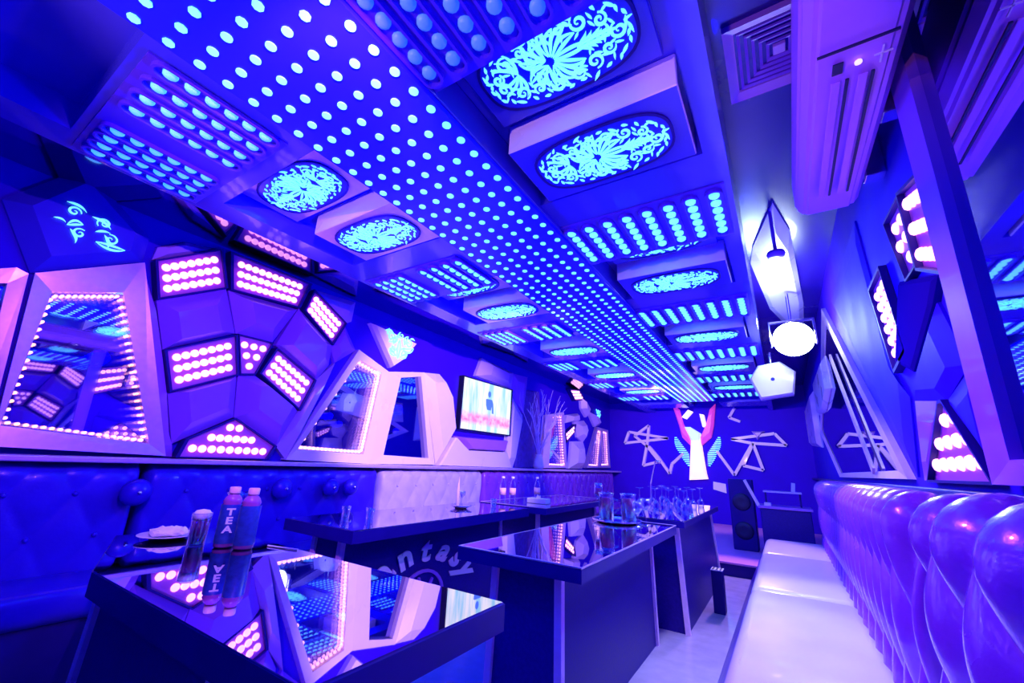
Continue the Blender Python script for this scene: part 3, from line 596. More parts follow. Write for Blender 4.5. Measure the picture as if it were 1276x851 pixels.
bm = bmesh.new(); tube(bm, (0, -.150, -.31), (0, -.157, -.31), .018, n=16); obj('driver', bm, 'black_paint', hx)
bm = bmesh.new(); tube(bm, (0, -.06, -.13), (0, -.06, .0), .012); obj('hanger', bm, 'chrome', hx)

# ------------------------------------------------------------------ air conditioner and vent
ac = thing('air_conditioner', 'long white air conditioner slung under the ceiling on the right wall', 'air conditioner', (.31, 1.55, 2.30))
prof = [(-.145, .05), (-.11, .0), (.09, .0), (.13, .05), (.13, .30), (-.10, .30), (-.145, .22)]
bm = bmesh.new(); prism(bm, prof, lambda a, b, d: (a, d, b), -1.0, .60, .86)
bmesh.ops.bevel(bm, geom=bm.edges[:], offset=.012, segments=2, affect='EDGES'); obj('casing', bm, 'ac_plastic', ac)
for y in (.10, .48):
    bm = bmesh.new(); box(bm, .12, .19, y, y+.06, .08, .28, .004); obj('bracket', bm, 'chrome', ac)
bm = bmesh.new(); box(bm, -.10, .08, -.34, -.335, -.006, .001); obj('seam', bm, 'slot_dark', ac)
for x in (-.015, .045):
    bm = bmesh.new(); box(bm, x-.01, x-.001, -.22, .42, -.007, .0, .002); obj('air_slot', bm, 'slot_dark', ac)
for x in (-.06, .005):
    bm = bmesh.new(); box(bm, x, x+.024, -.22, .42, -.006, .0, .003); obj('louver', bm, 'ac_plastic', ac)
bm = bmesh.new(); box(bm, -.06, -.035, -.29, -.25, -.004, .0); obj('display', bm, 'slot_dark', ac)
bm = bmesh.new(); tube(bm, (.0, -.27, 0), (.0, -.27, -.005), .009); obj('indicator_lamp', bm, 'white_glow', ac)
bm = bmesh.new(); box(bm, .05, .054, -.30, -.24, -.004, .0); box(bm, .035, .075, -.275, -.271, -.004, .0); obj('sticker', bm, 'paper', ac)
vt = thing('ceiling_vent', 'square pale ceiling vent with concentric louvres beside the air conditioner', 'vent', (.18, 1.70, 2.90))
S_ = .20
def sq(r): return [(-r, -r), (r, -r), (r, r), (-r, r)]
bm = bmesh.new(); ring(bm, sq(S_), sq(S_-.04), fz, 0, -.03, -.012); obj('frame', bm, 'vent_metal', vt)
for i in range(5):
    r = S_-.05-.026*i
    bm = bmesh.new(); ring(bm, sq(r), sq(r-.012), fz, -.002, -.014+.0, -.008); obj('louver', bm, 'violet_lacquer', vt)
bm = bmesh.new(); box(bm, -.022, .022, -.022, .022, -.016, 0); obj('core', bm, 'vent_metal', vt)
# ------------------------------------------------------------------ tables
def table(name_label, top, z, th, ped, rail='table_edge', strips=((0, 0), (1, 0), (1, 1), (0, 1)), flare=.02, lip=True):
    cx = sum(p[0] for p in top)/len(top); cy = sum(p[1] for p in top)/len(top)
    t = thing('bar_table', name_label, 'table', (cx, cy, 0), group=None)
    L_ = [(p[0]-cx, p[1]-cy) for p in top]
    bm = bmesh.new(); prism(bm, L_, fz, z-th, z-.004); obj('tabletop', bm, rail, t)
    bm = bmesh.new(); prism(bm, inset_poly(L_, .992), fz, z-.004, z); obj('glass_top', bm, 'table_glass', t)
    if lip:
        bm = bmesh.new(); ring(bm, L_, inset_poly(L_, .985), fz, z-.006, z+.0015); obj('edge_trim', bm, 'pink_metal', t)
    x0, x1, y0, y1 = ped[0]-cx, ped[1]-cx, ped[2]-cy, ped[3]-cy
    bm = bmesh.new(); frustum(bm, (x0-flare, x1+flare, y0-flare, y1+flare), (x0, x1, y0, y1), 0, z-th); obj('pedestal', bm, 'pedestal_black', t)
    for (i, j) in strips:
        bx = (x0-flare, x1+flare)[i]; by = (y0-flare, y1+flare)[j]; tx = (x0, x1)[i]; ty = (y0, y1)[j]; w = .017
        bm = bmesh.new(); frustum(bm, (bx-w, bx+w, by-w, by+w), (tx-w, tx+w, ty-w, ty+w), 0, z-th-.001); obj('corner_strip', bm, 'strip_pink', t)
    return t
table('nearest mirror-topped table, carrying the tea bottles and the plate', [(-.75, .555), (-1.95, .56), (-2.62, .80), (-2.56, 1.19), (-.75, 1.19)], .75, .075, (-2.12, -1.25, .66, 1.08), lip=False)
table('mirror-topped table beside the white sofa seat holding the drinks tray', [(-1.39, 1.755), (-.745, 1.755), (-.745, 3.57), (-1.39, 3.57)], .75, .06, (-1.22, -.89, 1.85, 3.34), flare=.015)
t3 = table('dark table with pale lettering on its side, left behind the nearest table', [(-2.72, 1.655), (-2.05, 1.655), (-2.05, 3.60), (-2.72, 3.60)], .75, .07, (-2.52, -2.27, 1.76, 3.45), flare=.01, lip=False)
table('far left dark table with a bright front edge, nearest the back wall', [(-2.72, 3.75), (-1.95, 3.75), (-1.95, 5.60), (-2.72, 5.60)], .75, .06, (-2.55, -2.12, 3.9, 5.4))
t5 = table('black counter with upside-down glasses, beyond the drinks tray table', [(-1.39, 3.64), (-.70, 3.64), (-.70, 5.62), (-1.39, 5.62)], .775, .05, (-1.32, -.78, 3.74, 5.52), flare=.05, strips=((1, 0), (1, 1)), lip=False)
# arched lettering on the side of the dark table
FONT = None
def text_mesh(s, size, ext=.004, shear=0.15):
    c = bpy.data.curves.new('tx', 'FONT'); c.body = s; c.size = size; c.extrude = ext; c.shear = shear; c.offset = .007*size/.2; c.align_x = 'CENTER'
    o = bpy.data.objects.new('tx', c); COL.objects.link(o)
    dg = bpy.context.evaluated_depsgraph_get(); me = bpy.data.meshes.new_from_object(o.evaluated_get(dg)); bpy.data.objects.remove(o); return me
lc = (2.47, .19); R0 = .36
for i, ch in enumerate('Fantasy'):
    me = text_mesh(ch, .30); a = math.radians(64 - i*21.5)
    g = bmesh.new(); g.from_mesh(me); bpy.data.meshes.remove(me)
    for v in g.verts:
        x, y = v.co.x*.9, v.co.y*.95
        ax = lc[0] + (R0+y)*math.sin(-a)*1.25 + x*math.cos(a); az = lc[1] + (R0+y)*math.cos(a)*.72 - x*math.sin(-a)*.8
        v.co = Vector((-2.258 + v.co.z + .001*0, ax, az)) - Vector(t3.location)
    me = bpy.data.meshes.new('letter'); g.to_mesh(me); g.free(); me.materials.append(MATS['white_lacquer']); link('letter', me, t3)
bm = bmesh.new(); o_ = Vector(t3.location); XF = lambda a, b, d: tuple(Vector((-2.262+d, a, b)) - o_)
def circ(c, r, n=28, kz=.85): return [(c[0]+r*math.cos(2*PI*i/n), c[1]+r*kz*math.sin(2*PI*i/n)) for i in range(n)]
ring(bm, circ(lc, .24), circ(lc, .215), XF, 0, .012)
for i in range(8):
    a = i*PI/4; ribbon(bm, [(lc[0]+.06*math.cos(a), lc[1]+.05*math.sin(a)), (lc[0]+.19*math.cos(a+.2), lc[1]+.16*math.sin(a+.2))], [.05, .015], XF, 0, .012)
obj('emblem', bm, 'violet_lacquer', t3)

# ------------------------------------------------------------------ sofas
def tufted(name, parent, y0, y1, zb, zt, xface, sgn, thick, p=.20, q=.40, dep=.035, m='leather', ny=None, buttons=True, bz=(.30, .70), edge=.06):
    # backrest along y; front at xface bulging towards sgn (+1 = +x, -1 = -x); rolled top
    bm = bmesh.new(); L_ = y1-y0; ny = ny or max(24, int(L_/p*20)); nz = 46; rr = thick/2
    ht = zt-zb
    rows = []
    for j in range(nz+1):
        s = j/nz*(ht - rr + PI*rr)        # arc length up the front and over the roll
        if s < ht-rr: px, pz, nx_, nz_ = 0, s, sgn, 0
        else:
            a = (s-(ht-rr))/rr; px = -sgn*rr*(1-math.cos(a)); pz = ht-rr+rr*math.sin(a); nx_ = sgn*math.cos(a); nz_ = math.sin(a)
        row = []
        for i in range(ny+1):
            y = y0 + L_*i/ny
            u = y/p + s/q; v = y/p - s/q
            b = (abs(math.sin(PI*u))*abs(math.sin(PI*v)))**.55
            e = min(1, (y-y0)/edge, (y1-y)/edge); e = math.sqrt(max(0, 1-(1-e)**2))
            d = dep*b - .05*(1-e)
            xx = xface + px + nx_*d
            row.append(bm.verts.new((min(xx, .492) if sgn < 0 else max(xx, -3.492), y, zb + pz + nz_*d)))
        rows.append(row)
    for j in range(nz):
        for i in range(ny): bm.faces.new([rows[j][i], rows[j][i+1], rows[j+1][i+1], rows[j+1][i]])
    # closing back, ends and underside
    bk = [bm.verts.new((xface - sgn*thick, y0 + L_*i/ny, zb)) for i in range(ny+1)]
    for i in range(ny): bm.faces.new([rows[nz][i], rows[nz][i+1], bk[i+1], bk[i]]); bm.faces.new([bk[i], bk[i+1], rows[0][i+1], rows[0][i]])
    bm.faces.new([r[0] for r in rows]+[bk[0]]); bm.faces.new([r[-1] for r in rows]+[bk[-1]])
    o = Vector(parent.location)
    for v in bm.verts: v.co -= o
    ob = obj(name, bm, m, parent, True)
    if buttons:
        bmb = bmesh.new(); bmesh.ops.create_uvsphere(bmb, u_segments=12, v_segments=8, radius=.013); bme = finish('button', bmb, m, True)
        k0 = int(y0/p)-2; n = 0
        for a in range(2*k0, 2*int(y1/p)+6):
            y = a*p/2
            for fz_ in (1, 2):
                s = fz_*q/2
                # creases cross where u and v are both whole numbers
                if abs((y/p + s/q) - round(y/p + s/q)) > .01: continue
                if y0+.05 < y < y1-.05 and s < ht-rr and n < 90:
                    b_ = link('button', bme, ob, (xface + sgn*.004 - o.x, y - o.y, zb + s - o.z)); n += 1
    return ob
def seat_cushion(parent, x0, x1, y0, y1, z0, z1, m, name='seat_cushion', r=.05):
    bm = bmesh.new(); box(bm, x0, x1, y0, y1, z0, z1, r, 4)
    o = Vector(parent.location)
    for v in bm.verts: v.co -= o
    return obj(name, bm, m, parent, True)
# right hand sofa, far run
rs = thing('sofa', 'long purple tufted sofa with a white leather seat along the right wall', 'sofa', (.0, 4.0, 0))
tufted('backrest', rs, 1.90, 6.3, .38, 1.075, .315, -1, .15, p=.19, q=.62, dep=.058, edge=.12)
for a, b in ((1.70, 3.53), (3.545, 5.12), (5.135, 6.25)):
    seat_cushion(rs, -.29, .30, a, b, .24, .425, 'seat_leather', r=.065)
bm = bmesh.new(); frustum(bm, (-.46, .42, 1.70, 6.25), (-.30, .42, 1.70, 6.25), 0, .33)
for v in bm.verts: v.co -= Vector(rs.location)
obj('base', bm, 'leather_blue', rs)
r2_ = thing('sofa', 'nearest purple tufted sofa section at the lower right corner of the photo', 'sofa', (.1, .5, 0))
tufted('backrest', r2_, -.9, 1.60, .38, 1.075, .30, -1, .16, p=.26, q=.46, dep=.065, edge=.12)
seat_cushion(r2_, -.29, .28, -.9, 1.685, .24, .425, 'seat_leather', r=.065)
bm = bmesh.new(); frustum(bm, (-.46, .42, -.9, 1.69), (-.30, .42, -.9, 1.69), 0, .33)
for v in bm.verts: v.co -= Vector(r2_.location)
obj('base', bm, 'leather_blue', r2_)
# left hand benches
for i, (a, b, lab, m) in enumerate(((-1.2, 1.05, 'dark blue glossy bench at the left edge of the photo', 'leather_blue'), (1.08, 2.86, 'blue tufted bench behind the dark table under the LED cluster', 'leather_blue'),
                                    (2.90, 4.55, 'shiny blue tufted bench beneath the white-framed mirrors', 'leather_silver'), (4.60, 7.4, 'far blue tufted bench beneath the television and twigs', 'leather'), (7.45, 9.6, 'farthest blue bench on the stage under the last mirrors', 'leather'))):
    zoff = .15 if a > 5.9 else 0
    bn = thing('bench', lab, 'bench', (-3.1, (a+b)/2, zoff), group='benches along the left wall')
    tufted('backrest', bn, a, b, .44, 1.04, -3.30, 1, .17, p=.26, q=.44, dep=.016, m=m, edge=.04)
    seat_cushion(bn, -3.30, -2.90, a+.01, b-.01, .34, .49, m)
    bm = bmesh.new(); box(bm, -3.45, -2.94, a+.02, b-.02, zoff, .35)
    for v in bm.verts: v.co -= Vector(bn.location)
    obj('base', bm, 'black_paint', bn)
# round bolsters on the bench backs
for i, (y, lab) in enumerate(((.99, 'round black bolster on the bench back behind the tea bottles'), (1.84, 'round black bolster on the bench back left of a close pair'), (2.24, 'left one of the close pair of round black bolsters'), (2.43, 'right one of the close pair of round black bolsters'))):
    y = y*1.03
    t = thing('round_bolster', lab, 'cushion', (-3.22, y, .885), group='round bolsters on the left bench')
    bm = bmesh.new(); bmesh.ops.create_uvsphere(bm, u_segments=24, v_segments=14, radius=.075 if i < 2 else .07)
    for v in bm.verts: v.co.x *= .7
    obj('cushion', bm, 'leather_blue', t, True)
    bm = bmesh.new(); bmesh.ops.create_uvsphere(bm, u_segments=12, v_segments=8, radius=.012); obj('button', bm, 'chrome', t, True, (.052, 0, 0))

# ------------------------------------------------------------------ tableware
def bottle(x, y, z, label, rot=0, text=True):
    t = thing('tea_bottle', label, 'bottle', (x, y, z), rot, 'tea bottles on the nearest table')
    bm = bmesh.new(); lathe(bm, [(0, 0), (.030, 0), (.034, .01), (.034, .20), (.030, .215), (.033, .225), (.026, .245), (.0145, .262), (.0145, .270), (0, .27)], 24); obj('body', bm, 'tea', t, True)
    bm = bmesh.new(); lathe(bm, [(.0348, .022), (.0354, .026), (.0354, .205), (.0348, .210)], 24); obj('label_wrap', bm, 'label_blue', t, True)
    bm = bmesh.new(); lathe(bm, [(0, .262), (.019, .262), (.0195, .268), (.0195, .292), (.017, .296), (0, .296)], 20); obj('cap', bm, 'cap_pink', t, True)
    for i, ch in enumerate('TEA' if text else ''):
        me = text_mesh(ch, .046, .0006, 0); g = bmesh.new(); g.from_mesh(me); bpy.data.meshes.remove(me)
        for v in g.verts:
            # upright letters stacked down the side, wrapped round the bottle, facing the camera
            ang = v.co.x/.0365; r = .0362 + v.co.z
            v.co = Vector((v.co.x, -r, .160 - .042*i + v.co.y))
        me = bpy.data.meshes.new('letter'); g.to_mesh(me); g.free(); me.materials.append(MATS['label_text']); link('letter', me, t)
    t.scale = (1.12, 1.12, .82)
    return t
bottle(-2.06, 1.00, .75, 'tea bottle with TEA label on the nearest table, left one of the pair', math.radians(65))
bottle(-1.97, 1.035, .75, 'tea bottle on the nearest table, right one of the pair', math.radians(95), False)
t = thing('drinking_glass', 'glass of pink drink with foam beside the two tea bottles', 'glass', (-2.17, .94, .75))
bm = bmesh.new(); lathe(bm, [(0, 0), (.032, 0), (.038, .13), (.035, .13), (.030, .008), (0, .008)], 24); obj('tumbler', bm, 'glass', t, True)
bm = bmesh.new(); lathe(bm, [(0, .009), (.029, .009), (.0335, .10), (0, .10)], 24); obj('drink', bm, 'red_drink', t, True)
bm = bmesh.new(); lathe(bm, [(0, .10), (.0335, .10), (.036, .125), (.025, .14), (0, .145)], 20); obj('foam', bm, 'porcelain', t, True)
t = thing('jug', 'clear pink jug standing left behind the tea bottles', 'jug', (-2.17, 1.08, .75))
bm = bmesh.new(); lathe(bm, [(0, 0), (.045, 0), (.05, .02), (.05, .19), (.053, .21), (.047, .21), (.045, .02), (0, .012)], 28); obj('vessel', bm, 'glass', t, True)
bm = bmesh.new(); lathe(bm, [(0, .014), (.044, .014), (.044, .15), (0, .15)], 24); obj('drink', bm, 'red_drink', t, True)
bm = bmesh.new()
hp = [(-.05, .18), (-.085, .17), (-.095, .12), (-.08, .07), (-.048, .05)]
for a, b in zip(hp, hp[1:]): tube(bm, (a[0], 0, a[1]), (b[0], 0, b[1]), .006, n=8)
obj('handle', bm, 'glass', t)
t = thing('plate', 'white plate heaped with crumpled paper on the nearest table', 'plate', (-2.40, .92, .7505))
bm = bmesh.new(); lathe(bm, [(0, 0), (.06, 0), (.075, .006), (.115, .018), (.113, .021), (.07, .010), (0, .008)], 32); obj('dish', bm, 'porcelain', t, True)
bm = bmesh.new(); bmesh.ops.create_icosphere(bm, subdivisions=3, radius=.085); rnd = random.Random(5)
for v in bm.verts: v.co = Vector((v.co.x*(1+rnd.uniform(-.15, .1)), v.co.y*(.8+rnd.uniform(-.12, .1)), .03 + v.co.z*.20 + rnd.uniform(-.006, .008)))
obj('crumpled_paper', bm, 'paper', t)
t = thing('drinking_straw', 'thin pale straw lying right of the tea bottles', 'straw', (-1.86, 1.14, .754))
bm = bmesh.new(); tube(bm, (-.09, -.01, 0), (.07, .03, 0), .0035, n=10); obj('tube', bm, 'paper', t)
# drinks tray
t = thing('drinks_tray', 'oval pale blue-rimmed tray at the far end of the table by the sofa', 'tray', (-1.13, 3.34, .7515))
bm = bmesh.new(); lathe(bm, [(0, 0), (.15, 0), (.18, .012), (.19, .022), (.178, .020), (.145, .008), (0, .008)], 36); obj('dish', bm, 'chrome', t, True)
def carafe(x, y, z, h, r, label, m='red_drink'):
    t = thing('drinks_jug', label, 'jug', (x, y, z), group='jugs on the drinks tray')
    bm = bmesh.new(); lathe(bm, [(0, 0), (r, 0), (r*1.02, h*.9), (r*1.1, h), (r*1.0, h), (r*.94, h*.9), (r*.9, .006), (0, .006)], 24); obj('vessel', bm, 'glass', t, True)
    bm = bmesh.new(); lathe(bm, [(0, .008), (r*.88, .008), (r*.92, h*.82), (0, h*.82)], 24); obj('drink', bm, m, t, True)
    bm = bmesh.new(); hp = [(r, h*.8), (r*1.7, h*.75), (r*1.8, h*.45), (r, h*.25)]
    for a, b in zip(hp, hp[1:]): tube(bm, (a[0], 0, a[1]), (b[0], 0, b[1]), .006, n=8)
    obj('handle', bm, 'glass', t)
carafe(-1.20, 3.31, .760, .20, .055, 'left jug of pink drink on the oval tray'); carafe(-1.05, 3.38, .760, .20, .055, 'right jug of pink drink on the oval tray')
def stem_glass(x, y, z, label, flip=False, h=.19, tilt=0, group=None, fill=None):
    t = thing('wine_glass', label, 'glass', (x, y, z), group=group)
    prof = [(0, 0), (.034, 0), (.034, .003), (.006, .008), (.004, .02), (.004, h*.48), (.012, h*.53), (.034, h*.68), (.036, h*.82), (.030, h), (.028, h), (.033, h*.8), (.030, h*.68), (0, h*.56)]
    if flip: prof = [(r, h-zz) for r, zz in prof]
    bm = bmesh.new(); lathe(bm, prof, 20)
    if tilt: bmesh.ops.rotate(bm, verts=bm.verts, matrix=Matrix.Rotation(tilt, 3, 'Y'))
    obj('bowl', bm, 'glass', t, True)
    if fill:
        bm = bmesh.new(); lathe(bm, [(0, h*.6), (.027, h*.7), (.031, h*.85), (0, h*.85)], 16); obj('drink', bm, fill, t, True)
    return t
stem_glass(-1.335, 3.50, .75, 'tall stemmed glass of red drink at the left of the tray', h=.27, fill='red_drink')
stem_glass(-.93, 3.20, .75, 'stemmed glass standing before the tray, on its right', h=.17)
stem_glass(-.90, 3.32, .75, 'stemmed glass right of the jugs, nearest the counter', h=.19)
GG = 'upturned glasses on the black counter'
i = 0
for yy, nm in ((4.3, 'front row'), (4.75, 'middle row'), (5.2, 'back row')):
    for xx, nx_ in ((-1.22, 'left'), (-1.08, 'centre left'), (-.95, 'centre right'), (-.82, 'right')):
        stem_glass(xx, yy + .03*(i % 2), .775, 'upturned wine glass on the counter, %s of the %s' % (nx_, nm), True, h=.2, group=GG); i += 1
# things on the left tables
t = thing('candle_holder', 'pale footed dish with a goblet on the lettered table', 'candle holder', (-2.42, 3.05, .75))
bm = bmesh.new(); lathe(bm, [(0, 0), (.05, 0), (.09, .02), (.10, .028), (.06, .022), (0, .02)], 28); obj('dish', bm, 'chrome', t, True)
bm = bmesh.new(); lathe(bm, [(.0, .02), (.02, .022), (.008, .04), (.008, .07), (.03, .11), (.035, .14), (.02, .13), (0, .08)], 20); obj('goblet', bm, 'glass', t, True)
bm = bmesh.new(); ribbon(bm, [(-.05, .02), (-.055, .14), (-.05, .26)], [.03, .035, .002], lambda a, b, d: (d, a, b), 0, .004); obj('menu_card', bm, 'grey_lacquer', t)
for i, (x, y, lab) in enumerate(((-2.56, 3.92, 'clear bottle on the far left table, left of a pair'), (-2.50, 4.02, 'clear bottle on the far left table, right of a pair'), (-2.42, 4.42, 'clear bottle just behind the white tissue box'))):
    t = thing('water_bottle', lab, 'bottle', (x, y, .75), group='clear bottles on the far left table')
    bm = bmesh.new(); lathe(bm, [(0, 0), (.032, 0), (.034, .01), (.034, .17), (.014, .22), (.014, .24), (0, .24)], 20); obj('body', bm, 'glass', t, True)
    bm = bmesh.new(); lathe(bm, [(.0345, .07), (.035, .07), (.035, .14), (.0345, .14)], 20); obj('label_wrap', bm, 'cap_pink', t, True)
    bm = bmesh.new(); lathe(bm, [(0, .235), (.017, .235), (.017, .255), (0, .257)], 16); obj('cap', bm, 'porcelain', t, True)
t = thing('tissue_box', 'low white tissue box on the far left table', 'tissue box', (-2.25, 4.15, .75), .05)
bm = bmesh.new(); box(bm, -.11, .11, -.06, .06, 0, .05, .006); obj('carton', bm, 'paper', t)
bm = bmesh.new(); prism(bm, [(-.03, 0), (.03, 0), (.02, .03), (.0, .018), (-.015, .035)], lambda a, b, d: (a, d, .05+b), -.006, .006, .8); obj('tissue', bm, 'paper', t)
for (x, y, lab) in ((-2.52, 1.95, 'small tumbler at the near end of the lettered table, left'), (-2.36, 2.02, 'small tumbler at the near end of the lettered table, right'), (-2.33, 3.42, 'small tumbler at the far end of the lettered table')):
    t = thing('tumbler', lab, 'glass', (x, y, .75), group='tumblers on the lettered table')
    bm = bmesh.new(); lathe(bm, [(0, 0), (.024, 0), (.030, .07), (.028, .07), (.022, .006), (0, .006)], 20); obj('vessel', bm, 'glass', t, True)
# ------------------------------------------------------------------ stage furniture
dj = thing('dj_desk', 'black two-tier desk with slanting side panel on the stage', 'desk', (-.02, 6.9, .15))
bm = bmesh.new(); box(bm, -.31, .24, -.22, .25, 0, .58, .01); obj('cabinet', bm, 'pedestal_black', dj)
bm = bmesh.new(); box(bm, -.33, .26, -.25, .27, .58, .61, .004); obj('desktop', bm, 'violet_lacquer', dj)
bm = bmesh.new(); box(bm, -.26, .17, -.10, .15, .775, .795, .003); obj('shelf', bm, 'white_lacquer', dj)
for x in (-.24, .15):
    bm = bmesh.new(); box(bm, x-.01, x+.01, 0, .1, .61, .776); obj('shelf_post', bm, 'black_paint', dj)
bm = bmesh.new(); ribbon(bm, [(-.32, .60), (-.46, .92)], [.035, .035], lambda a, b, d: (a, d, b), -.22, -.18); obj('side_bar', bm, 'white_lacquer', dj)
bm = bmesh.new(); box(bm, -.26, -.18, -.2, -.1, .61, .65, .004); obj('switch_box', bm, 'white_lacquer', dj)
t = thing('desk_card', 'upright pale card standing on the shelf of the stage desk', 'card', (.06, 6.92, .945)); 
bm = bmesh.new(); box(bm, -.022, .022, -.006, .006, 0, .115, .002)
bmesh.ops.rotate(bm, verts=bm.verts, matrix=Matrix.Rotation(.12, 3, 'Y')); obj('card', bm, 'paper', t)
sp = thing('tower_speaker', 'tall black tower speaker on the stage left of the desk', 'speaker', (-.56, 7.1, .15))
bm = bmesh.new(); box(bm, -.15, .15, -.15, .15, 0, .92, .012); obj('cabinet', bm, 'black_paint', sp)
for z in (.25, .62):
    bm = bmesh.new(); lathe(bm, [(0, .0), (.04, .01), (.10, .02), (.115, .0), (.115, -.01)], 28)
    bmesh.ops.rotate(bm, verts=bm.verts, matrix=Matrix.Rotation(PI/2, 3, 'X')); obj('driver', bm, 'slot_dark', sp, True, (0, -.15, z))
t = thing('wall_notice', 'small pale curled notice on the back wall under the glowing emblem', 'notice', (-1.17, 9.99, .86))
bm = bmesh.new(); prism(bm, [(-.12, .10), (.11, .07), (.11, -.11), (-.13, -.05)], lambda a, b, d: (a, -d, b), 0, .012); obj('sheet', bm, 'paper', t)
t = thing('ash_bin', 'small black floor bin with a perforated bright top by the counter', 'bin', (-.60, 4.42, 0))
bm = bmesh.new(); box(bm, -.045, .045, -.06, .06, 0, .33, .006); obj('body', bm, 'black_paint', t)
bm = bmesh.new(); box(bm, -.047, .047, -.062, .062, .33, .338, .002); obj('grille', bm, 'paper', t)
bm = bmesh.new()
for a in range(3):
    for b in range(4): tube(bm, (-.03+.03*a, -.045+.03*b, .338), (-.03+.03*a, -.045+.03*b, .340), .009, n=8)
obj('grille_holes', bm, 'slot_dark', t)
t = thing('microphone_stand', 'thin leaning stand rising behind the drinks table', 'stand', (-1.72, 6.6, .15))
bm = bmesh.new(); tube(bm, (0, 0, .01), (.02, 0, .80), .012); tube(bm, (.02, 0, .80), (.10, 0, 1.12), .010); obj('pole', bm, 'chrome', t)
bm = bmesh.new(); lathe(bm, [(0, 0), (.13, 0), (.13, .012), (.02, .02), (0, .02)], 24); obj('base', bm, 'black_paint', t, True)
bm = bmesh.new(); tube(bm, (.10, 0, 1.12), (.17, 0, 1.10), .018, .024); obj('microphone', bm, 'chrome', t, True)

# ------------------------------------------------------------------ emblem on the back wall
em = thing('glowing_wall_emblem', 'glowing magenta winged emblem with a bright column on the back wall', 'wall light', (-1.55, 10, 1.0))
o_ = Vector(em.location); f2 = lambda a, b, d: tuple(Vector(BF(a, b, d)) - o_)
for k_ in ('V1', 'V2'):
    bm = bmesh.new(); facet(bm, BW[k_], f2, 0, .08, .14, .55); obj('wing', bm, 'magenta_glow', em)
for k_ in ('s1', 's2'):
    bm = bmesh.new(); prism(bm, BW[k_], f2, 0, .16); obj('flash', bm, 'white_glow', em)
bm = bmesh.new(); facet(bm, BW['neck'], f2, 0, .10, .15, .7); obj('neck', bm, 'cyan_glow', em)
bm = bmesh.new(); facet(bm, BW['col'], f2, 0, .10, .17, .6); obj('column', bm, 'yellow_glow', em)
for k_, s in (('b1', 1), ('b2', -1)):
    a, b, c = BW[k_]
    bm = bmesh.new(); facet(bm, [a, (b[0]+.0, b[1]), c, (c[0]-s*.02, c[1]-.02), (b[0]-s*.13, b[1]-.05)], f2, 0, .03, .05, .9); obj('led_wing', bm, 'led_plate', em)
    bm = bmesh.new()
    for i in range(16):
        t_ = i/15; z = a[1] + (c[1]-a[1])*t_
        xe = a[0] + (b[0]-a[0])*min(1, t_*1.7) ; w_ = .02 + .16*math.sin(PI*min(1, t_*.9+.06))
        box(bm, min(xe, xe-s*w_)-o_.x, max(xe, xe-s*w_)-o_.x, -.062, -.05, z-o_.z-.008, z-o_.z+.008)
    obj('led_lines', bm, 'led_cyan', em)
st = (('left starburst outline of white triangles on the back wall', ('L1', 'L2', 'L3'), -2.5), ('right starburst outline of white triangles on the back wall', ('R1', 'R2', 'R3'), -.6))
for lab, keys, xc in st:
    t = thing('star_wall_frame', lab, 'wall ornament', (xc, 10, 1.1)); o_ = Vector(t.location)
    f3 = lambda a, b, d: tuple(Vector(BF(a, b, d)) - o_)
    for n_, k_ in enumerate(keys):
        pts = BW[k_]
        bm = bmesh.new()
        close = len(pts) <= 4
        if k_ in ('L2',): segs = list(zip(pts[:3], pts[1:4])) + [(pts[3], pts[4]), (pts[4], pts[5]), (pts[5], pts[0])]
        else: segs = list(zip(pts, pts[1:] + ([pts[0]] if close and k_ not in ('R3',) else [])))
        for a, b in segs: ribbon(bm, [a, b], [.055, .055], f3, 0, .07+.004*n_)
        obj('frame_bar', bm, 'white_lacquer', t)
for k_, lab in (('R4', 'upper grey triangle on the right of the back wall'), ('R5', 'small bent pale bracket high right of the emblem')):
    pts = BW[k_]; c = pts[0]; t = thing('wall_facet', lab, 'wall ornament', (c[0], 10, c[1])); o_ = Vector(t.location)
    bm = bmesh.new()
    if k_ == 'R4': facet(bm, pts, lambda a, b, d: tuple(Vector(BF(a, b, d))-o_), 0, .03, .12, .5)
    else:
        for a, b in zip(pts, pts[1:]): ribbon(bm, [a, b], [.05, .05], lambda a, b, d: tuple(Vector(BF(a, b, d))-o_), 0, .06)
    obj('facet', bm, 'grey_lacquer', t)

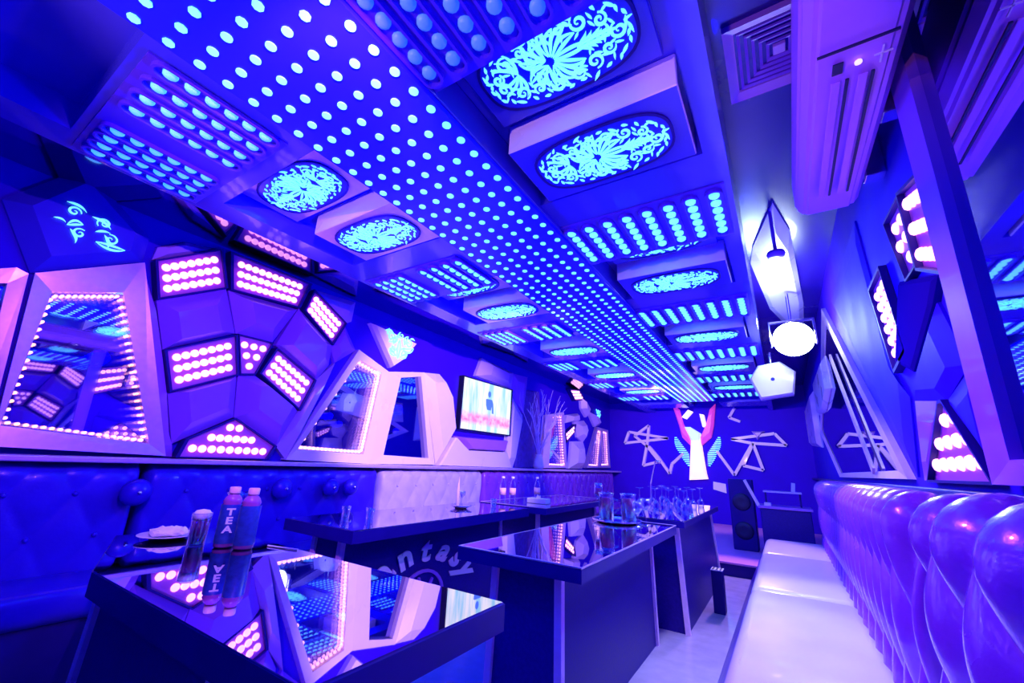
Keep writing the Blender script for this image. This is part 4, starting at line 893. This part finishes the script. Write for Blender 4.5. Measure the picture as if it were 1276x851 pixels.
# ------------------------------------------------------------------ light
W_ = bpy.data.worlds.new('world'); SC.world = W_; W_.use_nodes = True
W_.node_tree.nodes['Background'].inputs[0].default_value = (.0, .0, .6, 1); W_.node_tree.nodes['Background'].inputs[1].default_value = .3
def lamp(name, kind, loc, col, en, r=.1, aim=None, size=60, blend=.5):
    d = bpy.data.lights.new(name, kind); d.color = col; d.energy = en; d.shadow_soft_size = r
    if kind == 'SPOT': d.spot_size = math.radians(size); d.spot_blend = blend
    o = bpy.data.objects.new(name, d); COL.objects.link(o); o.location = loc
    if aim is not None: o.rotation_euler = (Vector(aim)-Vector(loc)).to_track_quat('-Z', 'Y').to_euler()
    return o
BLUE = (.0, .0, 1.0); PNK = (1.0, .55, .85)
for y, e in ((-.7, 12), (1.1, 60), (2.9, 72), (4.8, 72), (6.8, 60), (8.8, 25)):
    lamp('blue_wash', 'POINT', (-1.7, y, 1.9), BLUE, e, .06)  # added blue fill without fixtures, boosting the ceiling strip's light
for y, e in ((.4, 20), (2.4, 22), (4.6, 22)):
    lamp('blue_wash', 'POINT', (-.1, y, 1.8), BLUE, e, .05)  # added blue fill along the right side, no lamps there
# left wall washes from assumed moving heads, then added fill spots without fixtures
lamp('violet_wash', 'SPOT', (-.6, .3, 2.2), (.40, .10, 1), 190, .012, (-3.5, 1.9, 1.7), 80)
lamp('violet_wash', 'SPOT', (-.6, 2.6, 2.2), (.95, .62, 1), 440, .012, (-3.5, 3.7, 1.4), 56)
lamp('pink_wash', 'SPOT', (-.8, 5.0, 2.2), PNK, 190, .012, (-3.5, 8.2, 1.6), 60)
lamp('pink_wash', 'SPOT', (-1.3, -.9, 1.7), (1.0, .55, .95), 85, .012, (-1.2, 1.3, 2.5), 75)  # added fill for the near faces of the ceiling boxes
lamp('pink_wash', 'SPOT', (-.2, .5, 1.5), (1.0, .45, .95), 14, .012, (.2, 1.7, 2.9), 40)  # added fill to lift the ceiling vent
lamp('table_wash', 'SPOT', (-1.2, .2, 2.3), (1, .6, .95), 40, .012, (-2.2, .97, .75), 24)  # added narrow fill on the plate and bottles
lamp('sofa_wash', 'SPOT', (-.4, 3.2, 2.3), (.60, .55, 1), 190, .10, (.0, 2.9, .4), 75)  # added fill to brighten the sofa seat
lamp('violet_wash', 'SPOT', (-1.0, 1.6, 2.2), (.75, .12, 1), 75, .05, (.35, 1.9, .8), 75)  # added violet fill for the sofa back
lamp('back_wash', 'SPOT', (-1.4, 6.2, 2.25), (.8, .6, 1), 300, .04, (-1.4, 10, 1.5), 70)  # added fill to whiten the stars on the back wall
lamp('flood_beam', 'SPOT', (.20, 4.22, 2.34), (.6, .8, 1), 90, .08, (-.7, 1.8, .4), 62)
lamp('flood_glow_light', 'POINT', (-.02, 4.20, 2.46), (.5, .75, 1), 34, .05)
lamp('floor_wash', 'SPOT', (-.5, 6.0, 2.2), (.75, .45, 1), 200, .08, (-.7, 4.9, 0), 80)  # added fill to brighten the floor by the counter
